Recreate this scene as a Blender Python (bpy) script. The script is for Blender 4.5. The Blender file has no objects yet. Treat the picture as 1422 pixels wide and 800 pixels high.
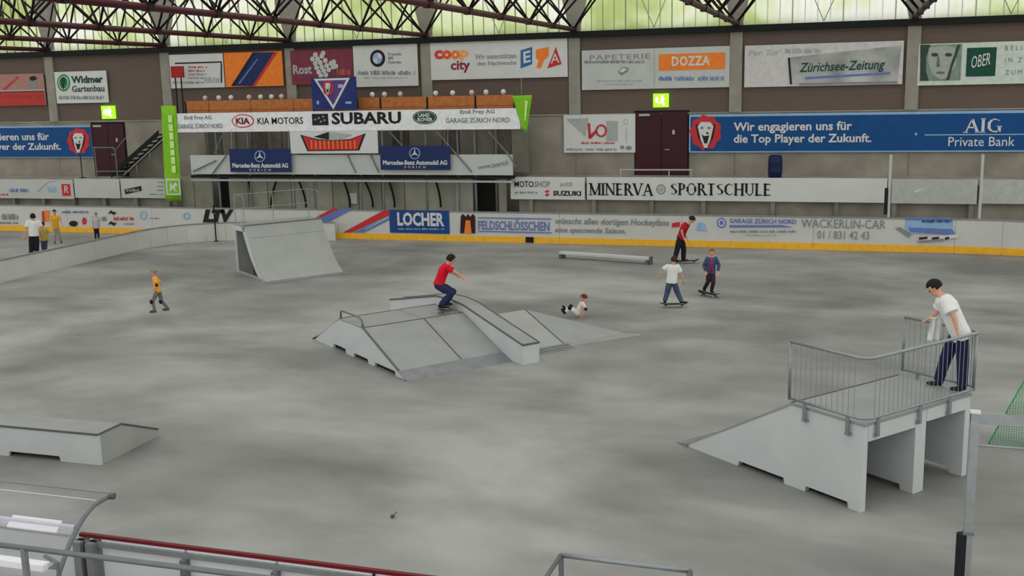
import bpy, bmesh, math, random
from mathutils import Vector, Matrix
from mathutils.geometry import tessellate_polygon
random.seed(7)
PI = math.pi
SC = bpy.context.scene
COL = SC.collection

# ------------------------------------------------------------------ camera
FPX = 1481.5                       # focal length in pixels of the 1422x800 frame
CAM_H = 6.2
PITCH, ROLL, YAW = math.radians(10.71), math.radians(-1.28), math.radians(17.72)
_cy, _sy, _cp, _sp = math.cos(YAW), math.sin(YAW), math.cos(PITCH), math.sin(PITCH)
_R0 = Vector((_cy, _sy, 0)); CF = Vector((-_sy*_cp, _cy*_cp, -_sp)); _U0 = _R0.cross(CF)
CR = _R0*math.cos(ROLL) + _U0*math.sin(ROLL)
CU = -_R0*math.sin(ROLL) + _U0*math.cos(ROLL)
CO = Vector((0, 0, CAM_H))
cam_data = bpy.data.cameras.new('camera')
cam = bpy.data.objects.new('camera', cam_data); COL.objects.link(cam)
cam_data.sensor_fit = 'HORIZONTAL'; cam_data.sensor_width = 36.0
cam_data.lens = FPX/1422*36.0
cam_data.clip_end = 300
M = Matrix((CR, CU, -CF)).transposed().to_4x4(); M.translation = CO
cam.matrix_world = M
SC.camera = cam

# ------------------------------------------------------------------ light
SC.view_settings.view_transform = 'Standard'
SC.view_settings.look = 'None'
SC.view_settings.exposure = 0.0
SC.view_settings.gamma = 1.0
SC.view_settings.use_curve_mapping = False
world = bpy.data.worlds.new('overcast_sky'); SC.world = world
world.use_nodes = True
bg = world.node_tree.nodes['Background']
bg.inputs[0].default_value = (0.99, 1.0, 0.99, 1)
bg.inputs[1].default_value = 1.0

# ------------------------------------------------------------------ pixel helpers
def ray(x, y): return CF + CR*((x-711)/FPX) + CU*((400-y)/FPX)
def G(x, y, z=0.0):
    d = ray(x, y); return CO + d*((z-CAM_H)/d.z)
def W(x, y, Y):
    d = ray(x, y); return CO + d*(Y/d.y)
def rect(x0, y0, x1, y1, Y):
    xm, ym = (x0+x1)/2, (y0+y1)/2
    return W(x0, ym, Y).x, W(x1, ym, Y).x, W(xm, y1, Y).z, W(xm, y0, Y).z   # X0 X1 Z0 Z1

# ------------------------------------------------------------------ materials
def lin(c):
    return tuple(((v/255)/12.92 if v/255 <= .04045 else ((v/255+.055)/1.055)**2.4) for v in c)
MATS = {}
def mat(name, rgb, rough=.6, metal=0.0, var=.08, scale=6.0, gain=1.0, emit=0.0, bump=0.0):
    if name in MATS: return MATS[name]
    m = bpy.data.materials.new(name); m.use_nodes = True
    nt = m.node_tree; b = nt.nodes['Principled BSDF']
    c = [min(.92, v*gain) for v in lin(rgb)]
    tc = nt.nodes.new('ShaderNodeTexCoord'); nz = nt.nodes.new('ShaderNodeTexNoise')
    nz.inputs['Scale'].default_value = scale; nz.inputs['Detail'].default_value = 3
    nt.links.new(tc.outputs['Object'], nz.inputs['Vector'])
    cr = nt.nodes.new('ShaderNodeValToRGB')
    cr.color_ramp.elements[0].position = .3; cr.color_ramp.elements[1].position = .7
    cr.color_ramp.elements[0].color = (*[max(0, v*(1-var)) for v in c], 1)
    cr.color_ramp.elements[1].color = (*[min(1, v*(1+var)) for v in c], 1)
    nt.links.new(nz.outputs['Fac'], cr.inputs['Fac'])
    nt.links.new(cr.outputs['Color'], b.inputs['Base Color'])
    b.inputs['Specular IOR Level'].default_value = .25; b.inputs['Roughness'].default_value = rough; b.inputs['Metallic'].default_value = metal
    if emit:
        nt.links.new(cr.outputs['Color'], b.inputs['Emission Color']); b.inputs['Emission Strength'].default_value = emit
    if bump:
        bp = nt.nodes.new('ShaderNodeBump'); bp.inputs['Strength'].default_value = bump
        nt.links.new(nz.outputs['Fac'], bp.inputs['Height']); nt.links.new(bp.outputs['Normal'], b.inputs['Normal'])
    MATS[name] = m
    return m
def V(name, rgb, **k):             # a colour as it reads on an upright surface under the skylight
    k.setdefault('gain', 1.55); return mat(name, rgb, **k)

def concrete_floor():
    m = bpy.data.materials.new('concrete_floor'); m.use_nodes = True
    nt = m.node_tree; b = nt.nodes['Principled BSDF']; L = nt.links
    tc = nt.nodes.new('ShaderNodeTexCoord')
    mp = nt.nodes.new('ShaderNodeMapping'); mp.inputs['Scale'].default_value = (.13, .17, 1); mp.inputs['Rotation'].default_value = (0, 0, .7)
    L.new(tc.outputs['Object'], mp.inputs['Vector'])
    n1 = nt.nodes.new('ShaderNodeTexNoise'); n1.inputs['Scale'].default_value = 1.0; n1.inputs['Detail'].default_value = 5; n1.inputs['Roughness'].default_value = .55; n1.inputs['Distortion'].default_value = .6
    L.new(mp.outputs[0], n1.inputs['Vector'])
    mp2 = nt.nodes.new('ShaderNodeMapping'); mp2.inputs['Scale'].default_value = (.42, .62, 1); mp2.inputs['Rotation'].default_value = (0, 0, .5)
    L.new(tc.outputs['Object'], mp2.inputs['Vector'])
    n2 = nt.nodes.new('ShaderNodeTexNoise'); n2.inputs['Scale'].default_value = 1.0; n2.inputs['Detail'].default_value = 6
    L.new(mp2.outputs[0], n2.inputs['Vector'])
    mx = nt.nodes.new('ShaderNodeMix'); mx.data_type = 'FLOAT'; mx.inputs[0].default_value = .34
    L.new(n1.outputs['Fac'], mx.inputs[2]); L.new(n2.outputs['Fac'], mx.inputs[3])
    cr = nt.nodes.new('ShaderNodeValToRGB')
    e = cr.color_ramp.elements
    e[0].position = .38; e[0].color = (*lin((116, 116, 111)), 1)
    e[1].position = .62; e[1].color = (*lin((170, 171, 164)), 1)
    k = e.new(.5); k.color = (*lin((143, 144, 138)), 1)
    L.new(mx.outputs[0], cr.inputs['Fac']); L.new(cr.outputs['Color'], b.inputs['Base Color'])
    b.inputs['Roughness'].default_value = .55; b.inputs['Specular IOR Level'].default_value = .3
    return m
M_FLOOR = concrete_floor()

def brick_wall():
    m = bpy.data.materials.new('brown_brick'); m.use_nodes = True
    nt = m.node_tree; b = nt.nodes['Principled BSDF']; L = nt.links
    tc = nt.nodes.new('ShaderNodeTexCoord')
    mp = nt.nodes.new('ShaderNodeMapping'); mp.inputs['Rotation'].default_value = (PI/2, 0, 0)
    L.new(tc.outputs['Object'], mp.inputs['Vector'])
    br = nt.nodes.new('ShaderNodeTexBrick'); br.inputs['Scale'].default_value = 1.0
    br.inputs['Color1'].default_value = (*[v*1.6 for v in lin((86, 73, 65))], 1); br.inputs['Color2'].default_value = (*[v*1.6 for v in lin((83, 71, 63))], 1)
    br.inputs['Mortar'].default_value = (*[v*1.6 for v in lin((80, 69, 61))], 1)
    br.inputs['Brick Width'].default_value = .5; br.inputs['Row Height'].default_value = .2; br.inputs['Mortar Size'].default_value = .012
    L.new(mp.outputs[0], br.inputs['Vector']); L.new(br.outputs['Color'], b.inputs['Base Color'])
    b.inputs['Roughness'].default_value = .9
    return m
M_BRICK = brick_wall()

def glazing():
    m = bpy.data.materials.new('translucent_glazing'); m.use_nodes = True
    nt = m.node_tree; L = nt.links; nt.nodes.remove(nt.nodes['Principled BSDF'])
    out = nt.nodes['Material Output']
    geo = nt.nodes.new('ShaderNodeNewGeometry')
    mp = nt.nodes.new('ShaderNodeMapping'); mp.inputs['Scale'].default_value = (.35, 1, .55)
    L.new(geo.outputs['Position'], mp.inputs['Vector'])
    nz = nt.nodes.new('ShaderNodeTexNoise'); nz.inputs['Scale'].default_value = .8; nz.inputs['Detail'].default_value = 4; nz.inputs['Distortion'].default_value = .5
    L.new(mp.outputs[0], nz.inputs['Vector'])
    cr = nt.nodes.new('ShaderNodeValToRGB'); e = cr.color_ramp.elements
    e[0].position = .34; e[0].color = (.70, .77, .46, 1)  # green to white patches: light through trees outside, painted into the tint
    e[1].position = .60; e[1].color = (1.0, 1.0, .95, 1)
    k = e.new(.47); k.color = (.87, .92, .68, 1)
    L.new(nz.outputs['Fac'], cr.inputs['Fac'])
    tr = nt.nodes.new('ShaderNodeBsdfTranslucent'); L.new(cr.outputs['Color'], tr.inputs['Color'])
    gl = nt.nodes.new('ShaderNodeBsdfDiffuse'); gl.inputs['Color'].default_value = (.5, .53, .42, 1)
    mx = nt.nodes.new('ShaderNodeMixShader'); mx.inputs[0].default_value = .04
    L.new(tr.outputs[0], mx.inputs[1]); L.new(gl.outputs[0], mx.inputs[2]); L.new(mx.outputs[0], out.inputs['Surface'])
    return m
M_GLAZE = glazing()

def acrylic():
    m = bpy.data.materials.new('clear_acrylic'); m.use_nodes = True
    nt = m.node_tree; L = nt.links; nt.nodes.remove(nt.nodes['Principled BSDF'])
    out = nt.nodes['Material Output']
    t = nt.nodes.new('ShaderNodeBsdfTransparent'); t.inputs['Color'].default_value = (.93, .93, .95, 1)
    g = nt.nodes.new('ShaderNodeBsdfGlossy'); g.inputs['Roughness'].default_value = .08; g.inputs['Color'].default_value = (.9, .9, .9, 1)
    fr = nt.nodes.new('ShaderNodeFresnel'); fr.inputs['IOR'].default_value = 1.02
    mx = nt.nodes.new('ShaderNodeMixShader'); L.new(fr.outputs[0], mx.inputs[0])
    L.new(t.outputs[0], mx.inputs[1]); L.new(g.outputs[0], mx.inputs[2]); L.new(mx.outputs[0], out.inputs['Surface'])
    return m
M_ACRYL = acrylic()

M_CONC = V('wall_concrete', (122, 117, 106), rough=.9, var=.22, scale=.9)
M_CONCD = V('dark_concrete_panel', (110, 107, 96), rough=.9, var=.2, scale=1.3)  # darker concrete tone for joints, fins, deck and panels
M_COLUMN = V('column_concrete', (124, 121, 110), rough=.85, var=.12, scale=2)
M_BEAM = V('dark_green_steel', (20, 24, 20), rough=.8)
M_TRUSS = mat('maroon_steel', (78, 24, 36), rough=.5, var=.15)
M_TRUSSD = mat('dark_maroon_steel', (34, 17, 20), rough=.5, var=.15)
M_MULL = mat('grey_mullion', (150, 158, 130), rough=.6)
M_WHITE = V('board_white', (168, 168, 162), rough=.45, var=.04, scale=1.2)
M_SIGN = V('sign_white', (176, 177, 172), rough=.5, var=.03, scale=2)
M_SIGNG = V('sign_grey_white', (160, 163, 157), rough=.5, var=.04, scale=1.5)
M_BLACK = V('print_black', (28, 26, 26), rough=.6)
M_GREY = V('print_grey', (112, 114, 112), rough=.6)
M_LGREY = V('print_light_grey', (142, 145, 142), rough=.6)
M_RED = V('print_red', (165, 40, 44), rough=.5)
M_ORANGE = V('print_orange', (205, 108, 34), rough=.5)
M_BLUE = V('print_blue', (24, 56, 108), rough=.5, var=.06)
M_NAVY = V('print_navy', (24, 38, 76), rough=.6, var=.1)
M_LBLUE = V('print_pale_blue', (120, 150, 175), rough=.6)
M_SBLUE = V('print_slate_blue', (84, 100, 150), rough=.6)
M_MAROON = V('maroon_paint', (50, 17, 24), rough=.5)
M_PINK = V('poster_maroon', (104, 44, 58), rough=.6)
M_YELLOW = V('kick_strip_yellow', (206, 152, 38), rough=.5)
M_LIME = V('lime_cloth', (108, 162, 28), rough=.7)
M_LIMEP = V('lime_pale_print', (170, 205, 120), rough=.7)
M_WOOD = V('orange_timber', (150, 92, 48), rough=.7, var=.18, scale=5)
M_STEEL = mat('galvanised_steel', (150, 156, 158), rough=.38, metal=.55, var=.08, scale=14)
M_STEELD = mat('grey_steel_tube', (118, 124, 126), rough=.42, metal=.4, var=.08)
M_DARK = mat('dark_rubber_and_shade', (30, 30, 32), rough=.7)  # also colours the added shade slabs inside the ramps
M_RAMP = mat('ramp_grey_panel', (164, 166, 160), rough=.55, var=.06, scale=1.6)
M_RAMPT = mat('ramp_top_sheet', (152, 154, 149), rough=.45, var=.07, scale=2.0)
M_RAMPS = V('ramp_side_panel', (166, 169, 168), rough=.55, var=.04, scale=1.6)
M_PLATE = mat('steel_toe_plate', (130, 133, 133), rough=.45, metal=.1, var=.12, scale=4)
M_EDGE = mat('dark_steel_edge', (98, 98, 96), rough=.45, metal=.2)
M_CAPRED = mat('red_cap_rail', (108, 20, 28), rough=.45)
M_NET = mat('green_net_cord', (46, 150, 92), rough=.8)
M_GREENL = mat('exit_green', (150, 225, 40), rough=.5, var=.02, emit=1.3)
M_WHITEL = mat('exit_white', (250, 255, 225), rough=.5, var=.02, emit=1.6)
M_GREEND = V('print_dark_green', (18, 60, 48), rough=.6)
M_GREENP = V('print_green', (40, 110, 60), rough=.6)

# ------------------------------------------------------------------ object helpers
def obj(name, bm, m, parent=None, smooth=False):
    me = bpy.data.meshes.new(name)
    bmesh.ops.recalc_face_normals(bm, faces=bm.faces[:])
    bm.to_mesh(me); bm.free()
    me.materials.append(m)
    if smooth:
        for p in me.polygons: p.use_smooth = True
    o = bpy.data.objects.new(name, me); COL.objects.link(o)
    if parent: setparent(o, parent)
    return o
def setparent(o, p):
    o.parent = p
    o.matrix_parent_inverse = (Matrix.Translation(p.location) @ p.rotation_euler.to_matrix().to_4x4()).inverted()
def tag(o, label=None, cat=None, group=None, kind=None):
    if label: o['label'] = label
    if cat: o['category'] = cat
    if group: o['group'] = group
    if kind: o['kind'] = kind
    return o
def thing(name, loc, label, cat, group=None, rz=0.0):
    o = bpy.data.objects.new(name, None); COL.objects.link(o)
    o.empty_display_size = .2
    o.location = loc; o.rotation_euler = (0, 0, rz)
    return tag(o, label, cat, group)
def struct(name, loc=(0, 0, 0)):
    o = bpy.data.objects.new(name, None); COL.objects.link(o); o.location = loc; o['kind'] = 'structure'; return o
def box(bm, x0, x1, y0, y1, z0, z1):
    if x0 > x1: x0, x1 = x1, x0
    v = [bm.verts.new(p) for p in ((x0,y0,z0),(x1,y0,z0),(x1,y1,z0),(x0,y1,z0),(x0,y0,z1),(x1,y0,z1),(x1,y1,z1),(x0,y1,z1))]
    for f in ((0,3,2,1),(4,5,6,7),(0,1,5,4),(1,2,6,5),(2,3,7,6),(3,0,4,7)): bm.faces.new([v[i] for i in f])
    return v
def BX(*a):
    bm = bmesh.new(); box(bm, *a); return bm
def tube(bm, pts, r, n=8, caps=True):
    pts = [Vector(p) for p in pts]
    rings = []
    up = None
    for i, p in enumerate(pts):
        if i == 0: t = pts[1]-p
        elif i == len(pts)-1: t = p-pts[i-1]
        else: t = (pts[i+1]-p).normalized() + (p-pts[i-1]).normalized()
        t.normalize()
        if up is None:
            a = Vector((0, 0, 1)) if abs(t.z) < .9 else Vector((1, 0, 0))
            up = (a - t*a.dot(t)).normalized()
        else:
            up = (up - t*up.dot(t)).normalized()
        s = t.cross(up)
        rr = r[i] if isinstance(r, (list, tuple)) else r
        rings.append([bm.verts.new(p + up*(rr*math.cos(2*PI*k/n)) + s*(rr*math.sin(2*PI*k/n))) for k in range(n)])
    for a, b in zip(rings, rings[1:]):
        for k in range(n): bm.faces.new((a[k], a[(k+1) % n], b[(k+1) % n], b[k]))
    if caps:
        bm.faces.new(rings[0][::-1]); bm.faces.new(rings[-1])
def TB(pts, r, n=8):
    bm = bmesh.new(); tube(bm, pts, r, n); return bm
def prism(bm, poly, d):
    """polygon of 3D points pushed along vector d"""
    d = Vector(d)
    a = [bm.verts.new(Vector(p)) for p in poly]; b = [bm.verts.new(Vector(p)+d) for p in poly]
    n = len(a)
    if n <= 4:
        bm.faces.new(a); bm.faces.new(b[::-1])
    else:                                  # concave outlines: fill each cap with triangles
        for tri in tessellate_polygon([[v.co.copy() for v in a]]):
            if len(set(tri)) == 3:
                bm.faces.new([a[i] for i in tri]); bm.faces.new([b[i] for i in reversed(tri)])
    for i in range(n): bm.faces.new((a[i], b[i], b[(i+1) % n], a[(i+1) % n]))
def PR(poly, d):
    bm = bmesh.new(); prism(bm, poly, d); return bm

# ---- print on upright signs: everything given by its pixels on the plane y = Y
def ppoly(name, pts, Y, layer, m, parent):
    y = Y - .012*layer
    return obj(name, PR([W(px, py, Y)*1 + Vector((0, y-Y, 0)) for px, py in pts], (0, .010, 0)), m, parent)
def prect(name, x0, y0, x1, y1, Y, layer, m, parent):
    X0, X1, Z0, Z1 = rect(x0, y0, x1, y1, Y); y = Y-.012*layer
    return obj(name, BX(X0, X1, y, y+.010, Z0, Z1), m, parent)
def pdisc(name, cx, cy, rx, ry, Y, layer, m, parent, n=20, a0=0, a1=2*PI):
    pts = [(cx+rx*math.cos(a0+(a1-a0)*k/n), cy-ry*math.sin(a0+(a1-a0)*k/n)) for k in range(n+(0 if a1-a0 > 6.2 else 1))]
    return ppoly(name, pts, Y, layer, m, parent)
def pring(name, cx, cy, rx, ry, w, Y, layer, m, parent, n=20):
    bm = bmesh.new(); y = Y-.012*layer
    P = lambda r, k: W(cx+(rx-r)*math.cos(2*PI*k/n), cy-(ry-r)*math.sin(2*PI*k/n), Y)+Vector((0, y-Y, 0))
    o = [bm.verts.new(P(0, k)) for k in range(n)]; i = [bm.verts.new(P(w, k)) for k in range(n)]
    for k in range(n): bm.faces.new((o[k], o[(k+1) % n], i[(k+1) % n], i[k]))
    r = bmesh.ops.extrude_face_region(bm, geom=bm.faces[:])
    bmesh.ops.translate(bm, verts=[v for v in r['geom'] if isinstance(v, bmesh.types.BMVert)], vec=(0, .01, 0))
    return obj(name, bm, m, parent)
_tc = {}
def text_mesh(s, bold, shear, space):
    key = (s, bold, shear, space)
    if key in _tc: return _tc[key]
    cu = bpy.data.curves.new('lettering', 'FONT'); cu.body = s; cu.size = 1; cu.resolution_u = 2
    cu.extrude = .01; cu.offset = bold; cu.shear = shear; cu.space_character = space
    o = bpy.data.objects.new('tmp', cu); COL.objects.link(o)
    dg = bpy.context.evaluated_depsgraph_get(); dg.update()
    me = bpy.data.meshes.new_from_object(o.evaluated_get(dg))
    bpy.data.objects.remove(o); bpy.data.curves.remove(cu)
    vs = [v.co.copy() for v in me.vertices]; fs = [tuple(p.vertices) for p in me.polygons]
    bpy.data.meshes.remove(me)
    _tc[key] = (vs, fs); return _tc[key]
def ptext(s, x0, y0, x1, y1, Y, layer, m, parent, bold=0.0, shear=0.0, space=1.0, skew=0.0, name='lettering'):
    """lettering that fills the pixel box; skew = pixels the right end rises"""
    vs, fs = text_mesh(s, bold, shear, space)
    ax0 = min(v.x for v in vs); ax1 = max(v.x for v in vs); ay0 = min(v.y for v in vs); ay1 = max(v.y for v in vs)
    X0, X1, Z0, Z1 = rect(x0, y0, x1, y1, Y); y = Y-.012*layer
    rise = skew*(Z1-Z0)/max(1e-6, (y1-y0))
    co = []
    for v in vs:
        a = (v.x-ax0)/(ax1-ax0); b = (v.y-ay0)/(ay1-ay0)
        co.append((X0+(X1-X0)*a, y + (.009 if v.z < 0 else 0), Z0+(Z1-Z0)*b + rise*a))
    def emit(nm, cs, fl):
        me = bpy.data.meshes.new(nm); me.from_pydata(cs, [], fl); me.materials.append(m)
        o = bpy.data.objects.new(nm, me); COL.objects.link(o)
        if parent: setparent(o, parent)
        return o
    if y1-y0 < 9.5:                       # too small to pick single letters apart
        return tag(emit(name, co, fs), kind='stuff')
    for idx in letters(vs, fs):
        mp = {q: i for i, q in enumerate(idx)}; st = set(idx)
        emit('letter', [co[q] for q in idx], [tuple(mp[q] for q in f) for f in fs if f[0] in st])
_lc = {}
def letters(vs, fs):
    """vertex groups of single letters: loose pieces merged where they stand above one another"""
    key = id(vs)
    if key in _lc: return _lc[key]
    par = list(range(len(vs)))
    def find(i):
        while par[i] != i: par[i] = par[par[i]]; i = par[i]
        return i
    weld = {}
    for i, v in enumerate(vs):
        k = (round(v.x, 4), round(v.y, 4))
        if k in weld: par[find(i)] = find(weld[k])
        else: weld[k] = i
    for f in fs:
        for q in f[1:]: par[find(q)] = find(f[0])
    grp = {}
    for i in range(len(vs)): grp.setdefault(find(i), []).append(i)
    items = sorted(([min(vs[i].x for i in g), max(vs[i].x for i in g), g] for g in grp.values()), key=lambda t: t[0])
    out = []
    for it in items:
        if out and min(it[1], out[-1][1])-max(it[0], out[-1][0]) > .6*min(it[1]-it[0], out[-1][1]-out[-1][0]):
            out[-1][1] = max(out[-1][1], it[1]); out[-1][2] = out[-1][2]+it[2]
        else: out.append(it)
    _lc[key] = [o[2] for o in out]
    return _lc[key]
def pmarks(x0, y0, x1, y1, Y, layer, m, parent, words=5, seed=1, name='small_print'):
    """a line of print too small to read: one flat piece of broken dashes"""
    rnd = random.Random(seed); bm = bmesh.new(); y = Y-.012*layer
    x = x0
    while x < x1-1:
        wl = min(x1-x, rnd.uniform(.6, 1.5)*(x1-x0)/words)
        e = x+wl*.82
        xx = x
        while xx < e:
            h = rnd.choice((0, 0, .25))*(y1-y0)
            X0, X1, Z0, Z1 = rect(xx, y0+h, min(e, xx+rnd.uniform(.7, 1.4)), y1, Y)
            box(bm, X0, X1, y, y+.008, Z0, Z1); xx += rnd.uniform(1.5, 2.1)
        x += wl
    return tag(obj(name, bm, m, parent), kind='stuff')
def sign(name, x0, y0, x1, y1, Y, label, cat, m=None, group=None, thick=.05, frame=None):
    X0, X1, Z0, Z1 = rect(x0, y0, x1, y1, Y)
    t = thing(name, ((X0+X1)/2, Y, Z0), label, cat, group)
    obj('panel', BX(X0, X1, Y, Y+thick, Z0, Z1), m or M_SIGN, t)
    if frame:
        bm = bmesh.new(); w = .05
        box(bm, X0, X1, Y-.02, Y, Z1-w, Z1); box(bm, X0, X1, Y-.02, Y, Z0, Z0+w)
        box(bm, X0, X0+w, Y-.02, Y, Z0+w, Z1-w); box(bm, X1-w, X1, Y-.02, Y, Z0+w, Z1-w)
        obj('frame', bm, frame, t)
    return t

# roman capitals drawn with thick and thin strokes and serifs -------------
def serif_text(s, x0, y0, x1, y1, Yp, layer, m, parent, thick=.20, thin=.095):
    ST = {  # strokes in a unit cell (x, y up): (x0,y0,x1,y1,thick?) ; advance width ; serifs (x,y)
     'M': ([(.08,0,.08,1,0), (.08,1,.45,0,1), (.45,0,.82,1,0), (.82,1,.82,0,1)], .90, [(.08,0),(.82,0),(.05,1),(.85,1)]),
     'I': ([(.15,0,.15,1,1)], .30, [(.15,0),(.15,1)]),
     'N': ([(.08,0,.08,1,0), (.08,1,.68,0,1), (.68,0,.68,1,0)], .76, [(.08,0),(.05,1),(.68,1)]),
     'E': ([(.14,0,.14,1,1), (.14,.96,.55,.96,0), (.14,.5,.48,.5,0), (.14,.04,.58,.04,0)], .62, [(.14,0),(.14,1)]),
     'R': ([(.14,0,.14,1,1), (.14,.96,.42,.96,0), (.46,.92,.46,.56,1), (.14,.5,.42,.5,0), (.34,.5,.68,0,1)], .70, [(.14,0),(.14,1),(.68,0)]),
     'V': ([(.06,1,.38,0,1), (.38,0,.70,1,0)], .74, [(.06,1),(.70,1)]),
     'A': ([(.06,0,.38,1,0), (.38,1,.70,0,1), (.2,.36,.56,.36,0)], .76, [(.06,0),(.70,0)]),
     'S': ([(.46,.86,.30,.97,0), (.30,.97,.12,.84,0), (.12,.84,.14,.66,1), (.14,.66,.46,.38,1), (.46,.38,.46,.16,1), (.46,.16,.28,.03,0), (.28,.03,.08,.16,0)], .56, []),
     'P': ([(.14,0,.14,1,1), (.14,.96,.42,.96,0), (.48,.92,.48,.52,1), (.14,.47,.44,.47,0)], .60, [(.14,0),(.14,1)]),
     'O': ([(.10,.30,.10,.70,1), (.10,.70,.28,.97,0), (.28,.97,.54,.97,0), (.54,.97,.72,.70,0), (.72,.70,.72,.30,1), (.72,.30,.54,.03,0), (.54,.03,.28,.03,0), (.28,.03,.10,.30,0)], .82, []),
     'T': ([(.34,0,.34,1,1), (.04,.96,.64,.96,0)], .68, [(.34,0)]),
     'C': ([(.66,.82,.46,.97,0), (.46,.97,.26,.93,0), (.26,.93,.10,.70,1), (.10,.70,.10,.30,1), (.10,.30,.26,.07,1), (.26,.07,.48,.03,0), (.48,.03,.68,.18,0)], .72, []),
     'H': ([(.12,0,.12,1,1), (.64,0,.64,1,1), (.12,.5,.64,.5,0)], .76, [(.12,0),(.12,1),(.64,0),(.64,1)]),
     'U': ([(.12,1,.12,.25,1), (.12,.25,.30,.03,0), (.30,.03,.48,.03,0), (.48,.03,.62,.25,0), (.62,.25,.62,1,0)], .72, [(.12,1),(.62,1)]),
     'L': ([(.14,0,.14,1,1), (.14,.04,.56,.04,0)], .58, [(.14,0),(.14,1)]),
     'G': ([(.66,.84,.46,.97,0), (.46,.97,.26,.93,0), (.26,.93,.10,.70,1), (.10,.70,.10,.30,1), (.10,.30,.26,.07,1), (.26,.07,.48,.03,0), (.48,.03,.66,.10,0), (.66,.02,.66,.42,1)], .78, [(.66,.42)]),
     ' ': ([], .30, [])}
    tot = sum(ST[c][1] for c in s)+.08*(len(s)-1)
    X0, X1, Z0, Z1 = rect(x0, y0, x1, y1, Yp); hz = Z1-Z0; k = (X1-X0)/tot
    y = Yp-.012*layer; pen = 0
    bm = None
    def quad(a, b, c, d): prism(bm, [(p[0], y, p[1]) for p in (a, b, c, d)], (0, .009, 0))
    for c in s:
        st, adv, sf = ST[c]; bm = bmesh.new()
        for (ax, ay, bx, by, th) in st:
            a = Vector((X0+(pen+ax)*k, Z0+ay*hz)); b = Vector((X0+(pen+bx)*k, Z0+by*hz))
            w = (thick if th else thin)*hz/2
            if abs(a.x-b.x) > abs(a.y-b.y)*2: n = Vector((0, w))
            else: n = Vector((w, 0))
            quad(a-n, a+n, b+n, b-n)
        for ax, ay in sf:
            cx = X0+(pen+ax)*k; cz = Z0+ay*hz; w = .17*hz; h = .035*hz
            quad((cx-w, cz-h), (cx+w, cz-h), (cx+w, cz+h), (cx-w, cz+h))
        pen += adv+.08
        obj('letter', bm, m, parent)

# ================================================================== THE HALL
YW = 44.0            # inner face of the far wall
YB = 40.5            # rink-side face of the far boards
COLX = [-37.5 + 6.6*k for k in range(-3, 10)]
XL, XR = COLX[0]-3, COLX[-1]+3
tag(obj('floor', BX(-75, 35, 2, YW+.35, -.3, 0), M_FLOOR), kind='structure')

wall = struct('wall_back', (-15, YW, 0))
obj('concrete_base', BX(XL, XR, YW, YW+.4, 0, 4.98), M_CONC, wall)
for a, b in zip(COLX, COLX[1:]):
    obj('brick_infill', BX(a+.24, b-.24, YW+.02, YW+.38, 4.98, 8.10), M_BRICK, wall)
for x in COLX:
    obj('column', BX(x-.24, x+.24, YW-.10, YW+.4, 4.98, 8.10), M_COLUMN, wall)
# pilaster joints and shallow form-board panels of the concrete base
for x in COLX:
    obj('joint', BX(x-.03, x+.03, YW-.012, YW, 2.5, 4.98), M_CONCD, wall)
obj('ledge', BX(XL, XR, YW-.05, YW, 4.94, 5.0), M_CONC, wall)
obj('ring_beam', BX(XL, XR, YW-.22, YW+.4, 8.10, 8.36), M_BEAM, wall)

ZG0, ZG1 = 8.36, 13.6
for i, (a, b) in enumerate(zip(COLX[2:], COLX[3:])):
    win = struct('window_%d' % (i+1), ((a+b)/2, YW+.1, ZG0))
    n = 13; w = (b-a-.44)/n
    for k in range(n):
        x0 = a+.22+k*w
        bm = bmesh.new()      # each sheet is slightly folded, like corrugated fibreglass
        mid = x0+w/2
        prism(bm, [(x0+.015, YW+.16, ZG0), (mid, YW+.11, ZG0), (x0+w-.015, YW+.16, ZG0), (x0+w-.015, YW+.172, ZG0), (mid, YW+.122, ZG0), (x0+.015, YW+.172, ZG0)], (0, 0, ZG1-ZG0))
        obj('pane', bm, M_GLAZE, win)
    for k in range(n+1):
        x0 = a+.22+k*w
        big = k % 4 == 0
        obj('mullion', BX(x0-(.016 if big else .007), x0+(.016 if big else .007), YW+.10, YW+.19, ZG0, ZG1), M_MULL, win)
    # wind bracing of the glazed wall: a thin V in each bay
    xm = (a+b)/2
    for s in (-1, 1):
        obj('brace', TB([(xm, YW+.02, ZG0+.05), (xm+s*2.2, YW+.02, ZG1-.2)], .018, 6), M_MULL, win)
    # folded grey roof cheek that widens upwards from the column head
    for c, s in ((a, 1), (b, -1)):
        obj('cheek', PR([(c, YW+.02, ZG0), (c+s*.20, YW+.02, ZG0), (c+s*.6, YW+.02, ZG0+1.6), (c+s*1.1, YW+.02, ZG1), (c, YW+.02, ZG1)], (0, .05, 0)), M_COLUMN, win)

# ---------------------------------------------------------------- roof trusses
def truss(x, i, label):
    z0, zt, hw = 8.44, 11.3, 2.3
    t = thing('roof_truss', (x, YW-.1, z0), label, 'truss', 'steel roof trusses running from the glazed wall over the rink')
    y0, y1 = YW-.15, 6.0
    obj('bottom_chord', TB([(x, y0, z0), (x, y1, z0)], .10, 8), M_TRUSS, t, True)
    for s in (-1, 1):
        obj('top_chord', TB([(x+s*hw, y0, zt), (x+s*hw, y1, zt)], .09, 8), M_TRUSS, t, True)
    step = 3.2; n = int((y0-y1)/step)
    for k in range(n+1):
        y = y0-k*step
        if y < 14: break
        for s in (-1, 1):
            for dy in (-step/2, step/2):
                yy = y+dy
                if yy > y0: yy = y0
                obj('web_member', TB([(x, y, z0), (x+s*hw, yy, zt)], .043, 6), M_TRUSSD, t, True)
        obj('gusset', BX(x-.11, x+.11, y-.13, y+.13, z0-.105, z0+.12), M_TRUSSD, t)
    return t
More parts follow.
